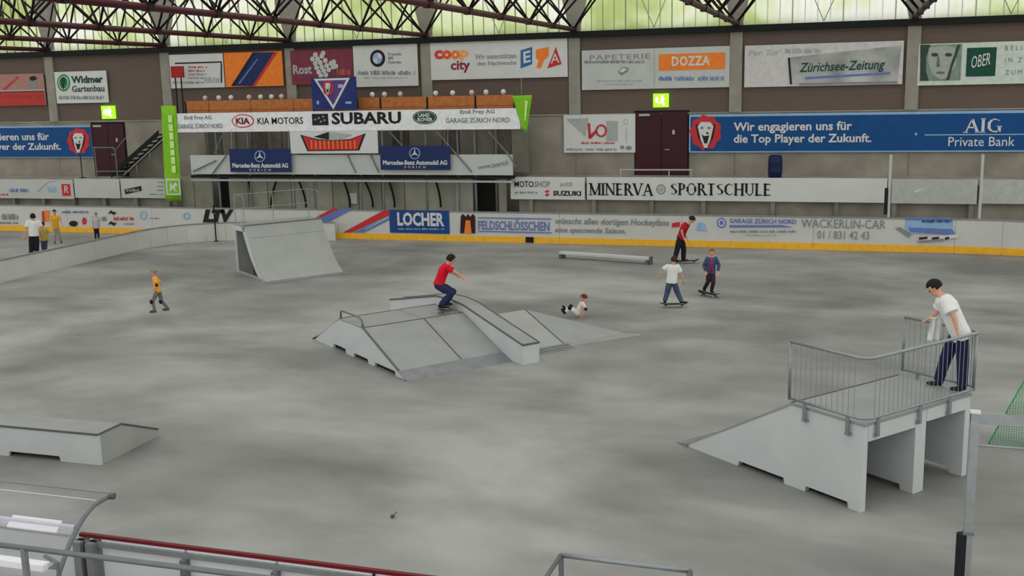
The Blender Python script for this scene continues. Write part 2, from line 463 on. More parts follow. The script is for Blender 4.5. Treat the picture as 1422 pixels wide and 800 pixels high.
tl = {-37.5: 'maroon steel roof truss landing on the column right of the red poster',
      -30.9: 'maroon steel roof truss landing on the column beside the lime banner',
      -24.3: 'maroon steel roof truss landing on the column between the orange and the grape sign',
      -17.7: 'maroon steel roof truss landing on the column right of the car roundel sign',
      -11.1: 'maroon steel roof truss landing on the column right of the big coloured three letter logo',
      -4.5: 'maroon steel roof truss landing on the column right of the orange block sign',
      2.1: 'maroon steel roof truss landing on the column beside the sign with the portrait'}
for i, x in enumerate(COLX):
    k = round(x, 1)
    if k in tl: truss(x, i, tl[k])

# ---------------------------------------------------------------- terraces along the wall
ter = struct('terrace_right', (5, 42.9, 0))
obj('slab', BX(-13.1, XR, 41.98, YW, 2.3, 2.45), M_CONC, ter)
obj('front_wall', BX(-13.1, XR, 42.25, YW, 0, 2.3), M_CONC, ter)
for k in range(17):
    x = -12.6+k*2.35+(.3 if k % 3 else 0)
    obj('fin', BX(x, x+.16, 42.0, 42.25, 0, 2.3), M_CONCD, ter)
terl = struct('terrace_left', (-45, 42.9, 0))
obj('slab', BX(XL, -29.7, 41.98, YW, 2.15, 2.3), M_CONC, terl)
obj('front_wall', BX(XL, -29.7, 42.25, YW, 0, 2.15), M_CONC, terl)
for k in range(14):
    x = -29.9-k*1.75
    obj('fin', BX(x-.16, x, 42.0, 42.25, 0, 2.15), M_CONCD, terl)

# doors
def door(n, x0, y0, x1, y1):
    X0, X1, Z0, Z1 = rect(x0, y0, x1, y1, YW)
    Z0 = min(Z0, 2.46)
    d = struct('door_%d' % n, ((X0+X1)/2, YW, Z0))
    xm = (X0+X1)/2
    obj('door_frame', BX(X0-.06, X1+.06, YW-.02, YW, Z0, Z1+.08), M_BEAM, d)
    for a, b in ((X0, xm-.012), (xm+.012, X1)):
        lf = obj('leaf', BX(a, b, YW-.07, YW-.02, Z0, Z1), M_MAROON, d)
    obj('handle', TB([(xm+.15, YW-.11, Z0+1.1), (xm+.35, YW-.11, Z0+1.1)], .025, 6), M_STEEL, d)
    obj('lock_plate', BX(xm+.45, xm+.55, YW-.085, YW-.07, Z0+1.72, Z0+1.9), M_LGREY, d)
    obj('door_closer', BX(X0+.15, X0+.6, YW-.13, YW-.07, Z1-.14, Z1-.05), M_LGREY, d)
door(1, 883, 156, 955, 245); door(2, 131, 172, 175, 246)

# exit lamps
for (x0, y0, x1, y1, lab) in ((907, 130, 928, 149, 'glowing green exit sign above the maroon door beside the blue banner with the lion'),
                              (141, 147, 158, 165, 'glowing green exit sign above the maroon door at the foot of the stairs')):
    X0, X1, Z0, Z1 = rect(x0, y0, x1, y1, YW-.15)
    t = thing('exit_sign', ((X0+X1)/2, YW-.1, Z0), lab, 'exit sign')
    obj('housing', BX(X0, X1, YW-.15, YW+.0, Z0, Z1), M_GREENL, t)
    cx, cy = (x0+x1)/2, (y0+y1)/2
    Yp = YW-.15
    ppoly('arrow', [(x0+3, cy-3), (x0+7, cy-5), (x0+7, cy+4), (x0+3, cy+2)], Yp, 1, M_WHITEL, t)
    pdisc('figure_head', cx+2, y0+4, 1.6, 1.6, Yp, 1, M_WHITEL, t, 10)
    ppoly('figure', [(cx, cy-3), (cx+5, cy-3.5), (cx+4, cy+1), (cx+6, y1-3), (cx+3.5, y1-3), (cx+1.5, cy+3), (cx-2, y1-4), (cx-3, y1-6), (cx+.5, cy+1)], Yp, 1, M_WHITEL, t)

# ---------------------------------------------------------------- far boards
def board_path(name, pts, z1, label, cat, panel_len, m, cap_m, kick=None, thick=.09, group=None):
    """an upright dasher board following ground points"""
    t = thing(name, (pts[0][0], pts[0][1], 0), label, cat, group)
    P = [Vector((a, b, 0)) for a, b in pts]
    # resample into panels
    seg = []; acc = [P[0]]; L = 0
    for a, b in zip(P, P[1:]):
        d = (b-a).length; nn = max(1, round(d/ (panel_len if d > panel_len else d)))
        for k in range(nn): seg.append((a.lerp(b, k/nn), a.lerp(b, (k+1)/nn)))
    for a, b in seg:
        d = (b-a).normalized(); nrm = Vector((-d.y, d.x, 0))*thick
        g = d*.006
        def slab(nm, z0, zz, off, th, mm):
            q = nrm.normalized()
            obj(nm, PR([a+g+q*off+Vector((0, 0, z0)), b-g+q*off+Vector((0, 0, z0)), b-g+q*(off+th)+Vector((0, 0, z0)), a+g+q*(off+th)+Vector((0, 0, z0))], (0, 0, zz-z0)), mm, t)
        slab('panel', .0, z1-.05, 0, thick, m)
        slab('cap', z1-.05, z1, -.015, thick+.03, cap_m)
        if kick: slab('kick_strip', .02, kick[1], -.018, .018, kick[0])
    return t
fb = board_path('rink_boards', [(-62, YB), (-20.6, YB), (3.6, YB)], 1.25,
    'long white dasher board with yellow kick strip and printed adverts along the far wall', 'rink boards', 4.6, M_WHITE, M_GREY, (M_YELLOW, .27))
corner = [(3.6, YB)]
for k in range(1, 9):
    a = k/8*PI/2*.98; corner.append((3.6+8.0*math.sin(a), YB-8.0*(1-math.cos(a))))
fc = board_path('corner_boards', corner, 1.25, 'curved white corner boards with yellow kick strip at the end of the far boards', 'rink boards', 3, M_WHITE, M_GREY, (M_YELLOW, .27))
# divider between the two rinks
dv = [(-27.5, 19), (-27.5, 36.2)]
for k in range(1, 7):
    a = k/6*PI/2*.95; dv.append((-27.5+3.2*(1-math.cos(a)), 36.2+3.3*math.sin(a)))
dv.append((-20.5, 40.0))
board_path('low_divider_boards', [(a, b) for a, b in dv], .78, 'low plain white boards with dark top edge dividing the two rinks', 'rink boards', 2.45, M_WHITE, M_GREY, None, .08)
t = thing('thin_post', G(239, 314)*1, 'thin dark post standing at the curved end of the low white divider', 'post')
g0 = Vector((-25.6, 39.0, 0)); t.location = g0
obj('shaft', TB([g0, g0+Vector((0, 0, 1.55))], .03, 8), M_BEAM, t); obj('foot_plate', BX(g0.x-.1, g0.x+.1, g0.y-.1, g0.y+.1, 0, .02), M_BEAM, t)
for px, lab in ((1233.5, 'pale slender net post behind the far boards, black box on its side'), (1360, 'pale slender net post behind the corner boards with no box')):
    p = W(px, 300, 40.68)
    t = thing('net_post', (p.x, 40.68, 0), lab, 'post')
    obj('shaft', TB([(p.x, 40.68, 0), (p.x, 40.68, 3.5)], .05, 8), M_SIGNG, t)
    obj('base_plate', BX(p.x-.12, p.x+.12, 40.6, 40.78, 0, .02), M_STEELD, t)
    if px < 1300: obj('black_box', BX(p.x-.16, p.x-.05, 40.62, 40.74, 1.35, 2.3), M_DARK, t)

# print on the far boards -------------------------------------------------
Y = YB - .018
T = lambda s, *a, **k: ptext(s, *a, Y, 1, *k.pop('m', (M_BLACK,)), fb, **k)
prect('vent', 730, 329, 741, 337, Y-.02, 1, M_BEAM, fb)
# far left adverts
pmarks(2, 297, 26, 305, Y, 1, M_GREY, fb, 2, 3); pmarks(0, 308, 26, 311, Y, 1, M_GREY, fb, 3, 4)
ppoly('stripe', [(58, 293), (61, 293), (62, 308), (59, 308)], Y, 1, M_RED, fb); ppoly('stripe', [(62, 292), (69, 292), (68, 308), (63, 308)], Y, 1, M_ORANGE, fb)
pmarks(86, 293, 124, 296, Y, 1, M_SBLUE, fb, 3, 5)
pdisc('emblem', 102, 310.5, 6, 4, Y, 1, M_BLACK, fb); pdisc('emblem', 117, 307, 3, 5, Y, 1, M_RED, fb)
pmarks(128, 301, 149, 307, Y, 1, M_GREY, fb, 2, 6); pmarks(158, 301, 187, 306, Y, 1, M_RED, fb, 3, 7); pmarks(172, 310, 187, 312, Y, 1, M_GREY, fb, 3, 8)
for cy in (295, 310): ppoly('emblem', [(150, cy+2), (154, cy-3), (157, cy-1), (162, cy), (158, cy+4), (155, cy+1)], Y, 1, M_BLACK, fb)
pring('emblem', 199, 299, 5, 6, 2, Y, 1, M_LBLUE, fb); pmarks(208, 302, 222, 304, Y, 1, M_GREY, fb, 2, 9)
pring('emblem', 259, 300, 5, 5, 2, Y, 1, M_LBLUE, fb)
for ch, a, b in (('L', 281, 297), ('T', 294, 312), ('V', 307, 325)):
    ptext(ch, a, 291, b, 309, Y, 1, M_BLACK, fb, bold=.07, shear=.25)
# diagonal red and blue stripes
ppoly('stripe', [(427, 308), (432, 308), (472, 290), (461, 290)], Y, 1, M_RED, fb); ppoly('stripe', [(432, 313), (437, 318), (491, 290), (473, 290), (433, 308)], Y, 1, M_SBLUE, fb)
ppoly('stripe', [(476, 323), (488, 323), (541, 299), (541, 292), (533, 292)], Y, 1, M_RED, fb); ppoly('stripe', [(490, 323), (505, 323), (541, 305), (541, 301)], Y, 1, M_SBLUE, fb)
ppoly('stripe', [(507, 318), (509, 319), (540, 303), (540, 301)], Y, 2, M_LBLUE, fb)
prect('advert_field', 541, 292, 624, 324, Y, 1, M_BLUE, fb)
ptext('LOCHER', 552, 295, 617, 314, Y, 2, M_SIGN, fb, bold=.035); pmarks(553, 317, 619, 319, Y, 2, M_LBLUE, fb, 6, 11)
# red castle emblem and framed name
ppoly('emblem', [(639, 324), (640, 300), (643, 297), (647, 301), (650, 297), (653, 301), (657, 297), (660, 301), (660, 324)], Y, 1, M_MAROON, fb)
ppoly('emblem', [(645, 324), (647, 306), (653, 306), (655, 324)], Y, 2, M_ORANGE, fb)
prect('rule', 664, 302.5, 766, 304, Y, 1, M_SBLUE, fb); prect('rule', 664, 321.5, 766, 323, Y, 1, M_SBLUE, fb)
ptext('FELDSCHLÖSSCHEN', 664, 304.5, 763, 320, Y, 1, M_SBLUE, fb, bold=.02)
ptext('wünscht allen dortigen Hockeyfans', 771, 303.5, 929, 315, Y, 1, M_GREY, fb, bold=.012, shear=.15)
ptext('eine spannende Saison.', 771, 316, 869, 326, Y, 1, M_GREY, fb, bold=.012, shear=.15)
ppoly('emblem', [(933, 310), (944, 308), (944, 315), (933, 316)], Y, 1, M_RED, fb)
ppoly('emblem', [(966, 320), (970, 309), (978, 310), (982, 321)], Y, 1, M_LBLUE, fb)
pdisc('emblem', 1002, 309.5, 6.5, 7, Y, 1, M_SBLUE, fb); pring('emblem', 1002, 309.5, 4.5, 5, 1.5, Y, 2, M_SIGN, fb)
ptext('GARAGE ZÜRICH NORD', 1013, 302.5, 1106, 310.5, Y, 1, M_SBLUE, fb, bold=.02)
ppoly('rule', [(1013, 312.5), (1085, 312.5), (1101, 315.5), (1013, 316)], Y, 1, M_SBLUE, fb)
pmarks(1014, 320, 1107, 323, Y, 1, M_GREY, fb, 8, 12); pmarks(1035, 325.5, 1080, 327.5, Y, 1, M_LGREY, fb, 4, 13)
ptext('WÄCKERLIN-CAR', 1113, 302, 1230, 317, Y, 1, M_GREY, fb); ptext('01 / 831 42 43', 1135, 321, 1207, 332, Y, 1, M_GREY, fb)
prect('advert_field', 1258, 303, 1323, 325, Y, 1, M_LBLUE, fb); prect('rule', 1258, 303, 1323, 306, Y, 2, M_SBLUE, fb)
pmarks(1280, 305, 1321, 309, Y, 3, M_BLUE, fb, 4, 14); ppoly('rule', [(1262, 316), (1322, 318), (1328, 327), (1264, 322)], Y, 2, M_SBLUE, fb)
ppoly('bus_picture', [(1243, 317), (1250, 315), (1266, 325), (1262, 330)], Y, 2, M_GREY, fb)
ppoly('bus_picture', [(1273, 331), (1330, 325), (1331, 330), (1277, 337)], Y, 3, M_SIGN, fb); ppoly('bus_picture', [(1275, 334), (1310, 331), (1310, 334), (1276, 337)], Y, 4, M_GREY, fb)
for a, b in ((1276, 1288), (1294, 1304), (1312, 1318)): ppoly('bus_picture', [(a, 329.5), (b, 328.5), (b, 331.5), (a, 333)], Y, 4, M_MAROON, fb)

# ================================================================== SIGNS ON THE WALL
YS = YW - .12
def lion(t, cx, cy, sx, sy, Yp, lay):
    k = 18; rnd = random.Random(5)
    pts = [(cx+sx*(1+(.10 if i % 2 else -.06))*math.cos(2*PI*i/k), cy-sy*(.06+(1+(.08 if i % 2 else -.05))*math.sin(2*PI*i/k)*(.88 if math.sin(2*PI*i/k) > 0 else 1.0))) for i in range(k)]
    ppoly('lion_mane', pts, Yp, lay, M_RED, t)
    ppoly('lion_mane', [(cx-sx*.66, cy-sy*.45), (cx+sx*.66, cy-sy*.45), (cx+sx*.5, cy+sy*.3), (cx, cy+sy*1.0), (cx-sx*.5, cy+sy*.3)], Yp, lay+1, M_MAROON, t)
    ppoly('lion_face', [(cx-sx*.52, cy-sy*.35), (cx-sx*.3, cy-sy*.58), (cx+sx*.3, cy-sy*.58), (cx+sx*.52, cy-sy*.35), (cx+sx*.32, cy+sy*.4), (cx+sx*.1, cy+sy*.85), (cx-sx*.1, cy+sy*.85), (cx-sx*.32, cy+sy*.4)], Yp, lay+2, M_SIGN, t)
    for s in (-1, 1): pdisc('lion_eye', cx+s*sx*.24, cy-sy*.26, sx*.12, sy*.07, Yp, lay+3, M_GREY, t, 8)
    ppoly('lion_nose', [(cx+sx*.02, cy-sy*.02), (cx+sx*.22, cy-sy*.02), (cx+sx*.12, cy+sy*.14)], Yp, lay+3, M_BLACK, t)
    ppoly('lion_mouth', [(cx-sx*.26, cy+sy*.08), (cx-sx*.1, cy+sy*.2), (cx+sx*.24, cy+sy*.16), (cx+sx*.1, cy+sy*.6), (cx-sx*.08, cy+sy*.6)], Yp, lay+3, M_BLACK, t)

s = sign('wall_poster', -30, 103, 62, 147, YS, 'red and pale pink poster with a slanting line on the brick wall', 'poster', V('poster_pink', (140, 104, 94)))
prect('advert_field', -30, 127, 62, 147, YS, 1, V('poster_red', (150, 46, 40)), s); prect('rule', -30, 125, 62, 128, YS, 1, M_LGREY, s)
ppoly('stripe', [(3, 124), (6, 126), (27, 107), (25, 106)], YS, 1, M_RED, s); pdisc('figure_head', 46, 109, 5, 3.5, YS, 1, M_BLACK, s, 14); pmarks(2, 132, 60, 135, YS, 2, M_RED, s, 5, 20)
ppoly('figure', [(39, 122), (41, 112), (50, 111), (53, 122)], YS, 1, M_GREY, s)

s = sign('wall_sign', 77, 99, 149, 143, YS, 'white sign with green tree roundel and dark green lettering', 'sign')
pdisc('emblem', 88.5, 115, 9, 12, YS, 1, M_GREENP, s); pring('emblem', 88.5, 115, 7, 9.5, 1, YS, 2, M_SIGN, s)
pdisc('emblem', 88, 113, 3.2, 6, YS, 2, M_GREEND, s); prect('emblem', 87.3, 117, 89, 124, YS, 2, M_BLACK, s)
ptext('Widmer', 99, 105, 143, 115.5, YS, 1, M_GREEND, s, bold=.04, skew=0); ptext('Gartenbau', 100, 118.5, 145, 127.5, YS, 1, M_GREEND, s, bold=.02); pmarks(82, 133, 145, 138, YS, 1, M_GREY, s, 8, 21)

s = sign('wall_sign', 236, 75, 310.5, 122, YS, 'white sign with a black angled line and pale red print', 'sign')
ppoly('rule', [(243, 87), (308, 85), (308, 87), (243, 89)], YS, 1, M_BLACK, s); ppoly('rule', [(306.5, 87.2), (308.5, 87.2), (308.5, 115), (306.5, 115)], YS, 1, M_BLACK, s)
for k in range(4): pmarks(262, 92+k*5, 288-(k % 2)*3, 94.5+k*5, YS, 1, M_RED if k < 2 else M_GREY, s, 3, 22+k)
pmarks(240, 113, 283, 116, YS, 1, M_GREY, s, 5, 27); pmarks(284, 107, 306, 115, YS, 1, M_LGREY, s, 3, 28)

s = sign('wall_sign', 312, 72, 392.5, 120, YS, 'orange sign crossed by a broad dark blue diagonal stripe', 'sign', M_ORANGE)
ppoly('stripe', [(351, 72.5), (384, 72.5), (353, 119.5), (321, 119.5)], YS, 1, M_NAVY, s)
ppoly('stripe', [(351, 74), (354, 74), (326, 118), (322, 118)], YS, 2, M_BLACK, s); ppoly('stripe', [(357, 82), (359, 82), (334, 116), (331, 116)], YS, 2, M_SBLUE, s)
ppoly('stripe', [(381, 72.5), (385, 72.5), (354, 119.5), (351, 119.5)], YS, 2, M_RED, s)

s = sign('wall_sign', 404, 69, 490, 117, YS, 'maroon sign with a bunch of pale grapes', 'sign', M_PINK)
gr = [(438, 76), (434, 82), (441, 82), (447, 78), (438, 88), (445, 87), (452, 84), (449, 74), (440, 94), (447, 93), (454, 91), (460, 88), (463, 93), (443, 100), (450, 98), (457, 97), (446, 105), (453, 104), (467, 92), (464, 86)]
for i, (a, b) in enumerate(gr): pdisc('grape', a, b, 3.3, 3.6, YS, 1+i*.12, M_SIGNG, s, 10)
ptext('Rost', 407, 90, 433, 103, YS, 1, M_LGREY, s, bold=.03); pmarks(468, 96, 488, 104, YS, 1, V('print_terracotta', (150, 84, 70)), s, 3, 31)

s = sign('wall_sign', 491, 62, 580, 120, YS, 'white sign with a black ringed blue and white car roundel', 'sign')
pdisc('emblem', 524.5, 81, 10.5, 12, YS, 1, M_BLACK, s, 24); pdisc('emblem', 524.5, 81, 6.6, 7.8, YS, 2, M_SIGN, s, 20)
for a0 in (PI/2, 3*PI/2): ppoly('emblem', [(524.5, 81)]+[(524.5+6.6*math.cos(a0+PI/2*k/6), 81-7.8*math.sin(a0+PI/2*k/6)) for k in range(7)], YS, 3, M_LBLUE, s)
for k, w in enumerate(('Freude', 'am', 'Fahren')): ptext(w, 539, 73+k*5.6, 557 if k != 1 else 546, 77+k*5.6, YS, 1, M_GREY, s, bold=.02)
pmarks(497, 98, 577, 104, YS, 1, M_GREY, s, 5, 33); pmarks(506, 107, 566, 109, YS, 1, M_LGREY, s, 6, 34)

s = sign('wall_sign', 598, 54, 788, 109, YS, 'long white sign with orange and dark red lettering and a three coloured letter logo', 'sign')
for ch, a, b, c in (('c', 603, 615, (176, 56, 40)), ('o', 614, 627, (190, 74, 34)), ('o', 626, 639, (204, 104, 40)), ('p', 638.5, 651, (212, 140, 76))):
    ptext(ch, a, 69.5, b, 82.5 if ch != 'p' else 84, YS, 1, V('coop_%d' % a, c), s, bold=.05)
ptext('city', 626, 84, 653, 101, YS, 1, V('print_crimson', (120, 26, 54)), s, bold=.03)
ptext('Wir unterstützen', 660, 74.5, 717, 81.5, YS, 1, M_GREY, s, bold=.01); ptext('den Nachwuchs', 663, 84.5, 717, 90.5, YS, 1, M_GREY, s, bold=.01)
ppoly('letter_block', [(723, 70), (739, 65), (739, 89), (723, 95)], YS, 1, V('epa_blue', (40, 88, 130)), s); ptext('E', 727, 72, 737, 88, YS, 2, M_SIGN, s, bold=.02, skew=2)
ppoly('letter_block', [(744, 69), (762, 65), (762, 78), (755, 84), (751, 95), (745, 94), (748, 84), (744, 80)], YS, 1, M_ORANGE, s)
ppoly('letter_block', [(772, 65), (780, 89), (760, 95)], YS, 1, M_RED, s); ptext('A', 765, 75, 777, 88, YS, 2, M_SIGN, s, bold=.0, skew=1)
obj('hanging_wire', TB([W(724, 108, YS), W(724, 131, YS)], .012, 5), M_LGREY, s)

s = sign('wall_sign', 808, 67, 1013, 123, YS, 'long white sign with an orange block at one end and grey print at the other', 'sign', M_SIGNG)
ptext('PAPETERIE', 819, 75.5, 903, 82.5, YS, 1, M_GREY, s, space=1.1); pmarks(812, 84, 896, 88, YS, 1, M_GREY, s, 7, 41); prect('rule', 812, 85, 870, 86, YS, 2, M_GREY, s)
ppoly('emblem', [(858, 100), (864, 93), (873, 94), (872, 99), (863, 105)], YS, 1, M_GREY, s); ppoly('emblem', [(860, 99), (865, 94.5), (871, 95.5), (865, 101)], YS, 2, M_SIGN, s)
pmarks(829, 111, 892, 113.5, YS, 1, M_LGREY, s, 8, 42); pmarks(839, 116, 880, 118, YS, 1, M_LGREY, s, 5, 43)
prect('seam', 908.4, 68, 909, 122, YS, 1, M_LGREY, s)
prect('advert_field', 915, 74, 1007, 97, YS, 1, M_ORANGE, s); ptext('DOZZA', 933, 77.5, 986, 91.5, YS, 2, M_SIGN, s, bold=.03, space=1.1)
pmarks(915, 106, 1006, 112, YS, 1, M_SBLUE, s, 4, 44)

s = sign('wall_sign', 1034, 60, 1254, 119, YS, 'long pale grey sign with a blurred newspaper picture and faint print', 'sign', V('sign_warm_grey', (170, 168, 164)))
ptext('Per Tur', 1040, 69, 1083, 77, YS, 1, M_LGREY, s, shear=.2); pmarks(1090, 67, 1140, 74, YS, 1, M_LGREY, s, 4, 45)
ppoly('picture', [(1094, 80), (1252, 63), (1246, 117), (1098, 117)], YS, 1, V('picture_grey', (140, 142, 136), var=.35, scale=1.2), s)
ppoly('picture', [(1094, 80), (1097, 80), (1100, 117), (1097, 117)], YS, 2, M_BLACK, s)
ptext('Zürichsee-Zeitung', 1110, 86, 1229, 103, YS, 2, M_GREEND, s, shear=.25, bold=.015, skew=2); ppoly('stripe', [(1118, 107), (1236, 100), (1236, 103), (1118, 110)], YS, 2, M_SBLUE, s)
prect('rule', 1110, 114, 1246, 117, YS, 2, M_GREY, s)

s = sign('wall_sign', 1275, 57, 1560, 116, YS, 'white sign with a grey green portrait and a dark green square', 'sign', V('sign_green_grey', (168, 176, 166)))
prect('portrait', 1278, 62, 1335, 112, YS, 1, V('portrait_ground', (104, 118, 108), var=.15), s)
ppoly('portrait_hair', [(1278, 62), (1292, 62), (1286, 80), (1286, 100), (1290, 112), (1278, 112)], YS, 2, V('portrait_dark', (44, 58, 50)), s)
ppoly('portrait_face', [(1290, 66), (1312, 63), (1326, 66), (1328, 88), (1318, 106), (1306, 111), (1294, 102), (1288, 84)], YS, 2, V('portrait_skin', (136, 142, 130), var=.1), s)
for a in (1298, 1317): pdisc('portrait_eye', a, 76, 5, 2.6, YS, 3, V('portrait_dark', (44, 58, 50)), s, 12)
ppoly('portrait_nose', [(1302, 78), (1304, 78), (1305, 93), (1300, 93)], YS, 3, V('portrait_shade', (84, 92, 84)), s); pdisc('portrait_mouth', 1306, 101, 6, 1.8, YS, 3, V('portrait_shade', (84, 92, 84)), s, 12)
ppoly('portrait_hair', [(1330, 62), (1334, 62), (1322, 95), (1318, 111), (1314, 111), (1320, 90)], YS, 3, V('portrait_dark', (44, 58, 50)), s)
prect('advert_field', 1342, 66, 1383, 106, YS, 1, M_GREEND, s); ptext('OBER', 1349, 78, 1375, 95, YS, 2, M_SIGN, s, shear=.1, skew=5)
for k, w in enumerate(('BELI', 'IN Z', 'ZUM')): ptext(w, 1396, 63+k*17, 1419, 69.5+k*17, YS, 1, M_GREY, s, space=1.6)

s = sign('wall_banner', 957, 155, 1600, 211, YS, 'long blue banner with red lion head and white lettering, right of the maroon door', 'banner', M_LBLUE)
prect('advert_field', 959, 158.5, 1598, 209, YS, 1, V('banner_blue', (8, 60, 108), var=.08, scale=4), s)
lion(s, 980, 184, 21, 25, YS, 2)
ptext('Wir engagieren uns für', 1019, 169, 1183, 185, YS, 2, M_SIGN, s, bold=.02); ptext('die Top Player der Zukunft.', 1019, 186, 1210, 201.5, YS, 2, M_SIGN, s, bold=.02)
pdisc('dot', 1272, 186, 2, 2, YS, 2, M_LBLUE, s, 8); prect('rule', 1284, 186, 1490, 187.4, YS, 2, M_LBLUE, s)
serif_text('AIG', 1340, 165, 1391, 183.5, YS, 2, M_SIGN, s); ptext('Private Bank', 1317, 190, 1409, 203, YS, 2, M_SIGN, s)

s = sign('wall_banner', -160, 176, 127, 219, YS, 'blue banner with white lettering ending in a red lion head, beside the stairs door', 'banner', M_LBLUE)
prect('advert_field', -160, 178, 127, 218, YS, 1, V('banner_blue', (20, 78, 138)), s)
lion(s, 109.5, 196, 15, 19, YS, 2)
ptext('Wir engagieren uns für', -55, 185, 68.5, 198, YS, 2, M_SIGN, s, bold=.02); ptext('die Top Player der Zukunft.', -61, 199, 85, 211, YS, 2, M_SIGN, s, bold=.02)

s = sign('wall_sign', 783, 159, 882, 212, YS, 'white sign with a red looped logo on the concrete wall left of the maroon door', 'sign')
ppoly('picture', [(786, 165), (817, 164), (813, 190)], YS, 1, M_LGREY, s); prect('picture', 842, 168, 858, 196, YS, 1, M_LGREY, s)
ppoly('logo', [(816, 171), (819.5, 171), (821, 192), (817.5, 193)], YS, 2, M_RED, s); ppoly('logo', [(819, 188), (827.5, 180), (829, 184), (820, 193)], YS, 2, M_RED, s); pring('logo', 835, 181.5, 8, 9, 2.6, YS, 2, M_RED, s)
pmarks(807, 197, 857, 200, YS, 1, M_RED, s, 3, 51); pmarks(787, 206, 858, 209, YS, 1, M_GREY, s, 4, 52)
pring('logo', 869, 169, 3, 4, .8, YS, 1, M_LGREY, s); prect('rule', 869.5, 178, 870.5, 198, YS, 1, M_LGREY, s); pdisc('logo', 864, 204.5, 3, 2.5, YS, 1, M_GREY, s, 10); pdisc('logo', 873, 205.5, 4.5, 3, YS, 1, M_GREY, s, 10)

# ---- fascia boards fixed to the terrace fronts
YF = 41.93
s = sign('fascia_board', -120, 249, 101.5, 275, YF, 'white terrace fascia board with faint blue script and a red square', 'sign board', M_SIGNG)
prect('emblem', 86, 255.5, 98, 272, YF, 1, M_RED, s); pmarks(13, 262, 42, 267, YF, 1, M_SBLUE, s, 2, 61); pmarks(0, 269, 12, 271.5, YF, 1, M_RED, s, 2, 62); ptext('R', 89, 258, 95, 268, YF, 2, M_SIGN, s, shear=.2)
ppoly('stripe', [(50, 266), (66, 252), (84, 250), (67, 254), (53, 267)], YF, 1, M_LGREY, s); pmarks(66, 259, 79, 267, YF, 1, M_LBLUE, s, 2, 63)
s = sign('fascia_board', 103.5, 248.5, 166, 275, YF, 'blank white fascia board on the terrace front', 'sign board', M_SIGNG)
s = sign('fascia_board', 168, 248.5, 229, 275, YF, 'white fascia board with a slanted red block beside the lime banner', 'sign board', M_SIGNG)
ppoly('emblem', [(173, 263), (196, 258), (197, 265), (174, 270)], YF, 1, M_MAROON, s); pmarks(176, 262, 194, 266, YF, 2, M_LGREY, s, 3, 64)
for k in range(4): pmarks(219 if k < 3 else 208, 252+k*5.6, 228, 254+k*5.6, YF, 1, M_GREY, s, 2, 65+k)
s = sign('fascia_board', 709, 246, 812, 277, YF, 'short white fascia board with black and red motorcycle shop lettering', 'sign board')
ptext('MOTO', 714.5, 251.5, 741, 260, YF, 1, M_BLACK, s, bold=.015); ptext('SHOP', 742, 251.5, 764, 260, YF, 1, M_GREY, s, bold=.02)
pmarks(715, 266, 747, 269, YF, 1, M_GREY, s, 4, 71); pmarks(778, 253, 796, 259, YF, 1, M_LGREY, s, 2, 72)
ppoly('emblem', [(756, 266), (760, 263.5), (763.5, 266), (759, 268), (763.5, 270), (760, 273), (756, 270.5), (760, 268.5)], YF, 1, M_RED, s); ptext('SUZUKI', 768, 265, 807, 272, YF, 1, M_BLACK, s, bold=.04)
s = sign('fascia_board', 815, 247, 1231.5, 279.5, YF, 'very long white fascia board with large black roman capitals and a small ring', 'sign board')
serif_text('MINERVA', 819, 255, 906, 271, YF, 1, M_BLACK, s)
serif_text('SPORTSCHULE', 931, 255, 1071, 271, YF, 1, M_BLACK, s)
pring('emblem', 918, 263, 6.5, 7, 1.6, YF, 1, M_GREY, s); pdisc('emblem', 918, 263, 3.5, 4, YF, 1, M_LGREY, s, 12)
s = sign('fascia_board', 1238, 249, 1357, 283, YF, 'blank greyish fascia board with a pale scuff between the two slender posts', 'sign board', V('sign_dull_grey', (150, 154, 148)))
ppoly('scuff', [(1269, 266), (1280, 261), (1282, 260), (1276, 266), (1270, 267.5)], YF, 1, M_SIGN, s)
s = sign('fascia_board', 1362, 250, 1600, 284, YF, 'blank greyish fascia board behind the corner boards', 'sign board', V('sign_dull_grey', (150, 154, 148)))

# ================================================================== SPECTATOR STAND
YK = 41.25
st = thing('spectator_stand', (-20.7, 42.4, 0), 'scaffold spectator stand with timber parapet hung with car adverts', 'stand')
SX0, SX1 = -28.75, -12.75
obj('lower_deck', BX(SX0+.5, -13.15, YK+.16, YK+.75, 2.48, 2.58), M_BEAM, st)
obj('lower_edge_beam', BX(SX0+.5, -13.15, YK+.16, YK+.26, 2.34, 2.42), M_LGREY, st)
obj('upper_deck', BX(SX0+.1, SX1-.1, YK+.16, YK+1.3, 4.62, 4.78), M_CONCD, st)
for px in (301, 345, 405, 436, 499, 530, 591, 635, 659):
    x = W(px, 230, YK+.2).x
    obj('post', TB([(x, YK+.30, 0), (x, YK+.30, 5.4)], .045, 8), M_STEELD, st)
for px in (290, 330, 380, 470, 560, 620, 690):
    x = W(px, 230, 43.3).x
    obj('rear_post', TB([(x, 43.2, 0), (x, 43.2, 5.4)], .06, 8), M_CONCD, st)
for a, b in (((541, 183.5), (562, 206)), ((607, 183), (655, 239)), ((678, 182.5), (708, 217)), ((708, 217), (716, 232)), ((314, 216), (295, 241)), ((268, 238), (300, 223)), ((478, 206), (494, 240)), ((514, 214), (526, 240)), ((309, 187), (298, 214))):
    obj('brace', TB([W(*a, YK+.05), W(*b, YK+.05)], .032, 6), M_STEELD, st)
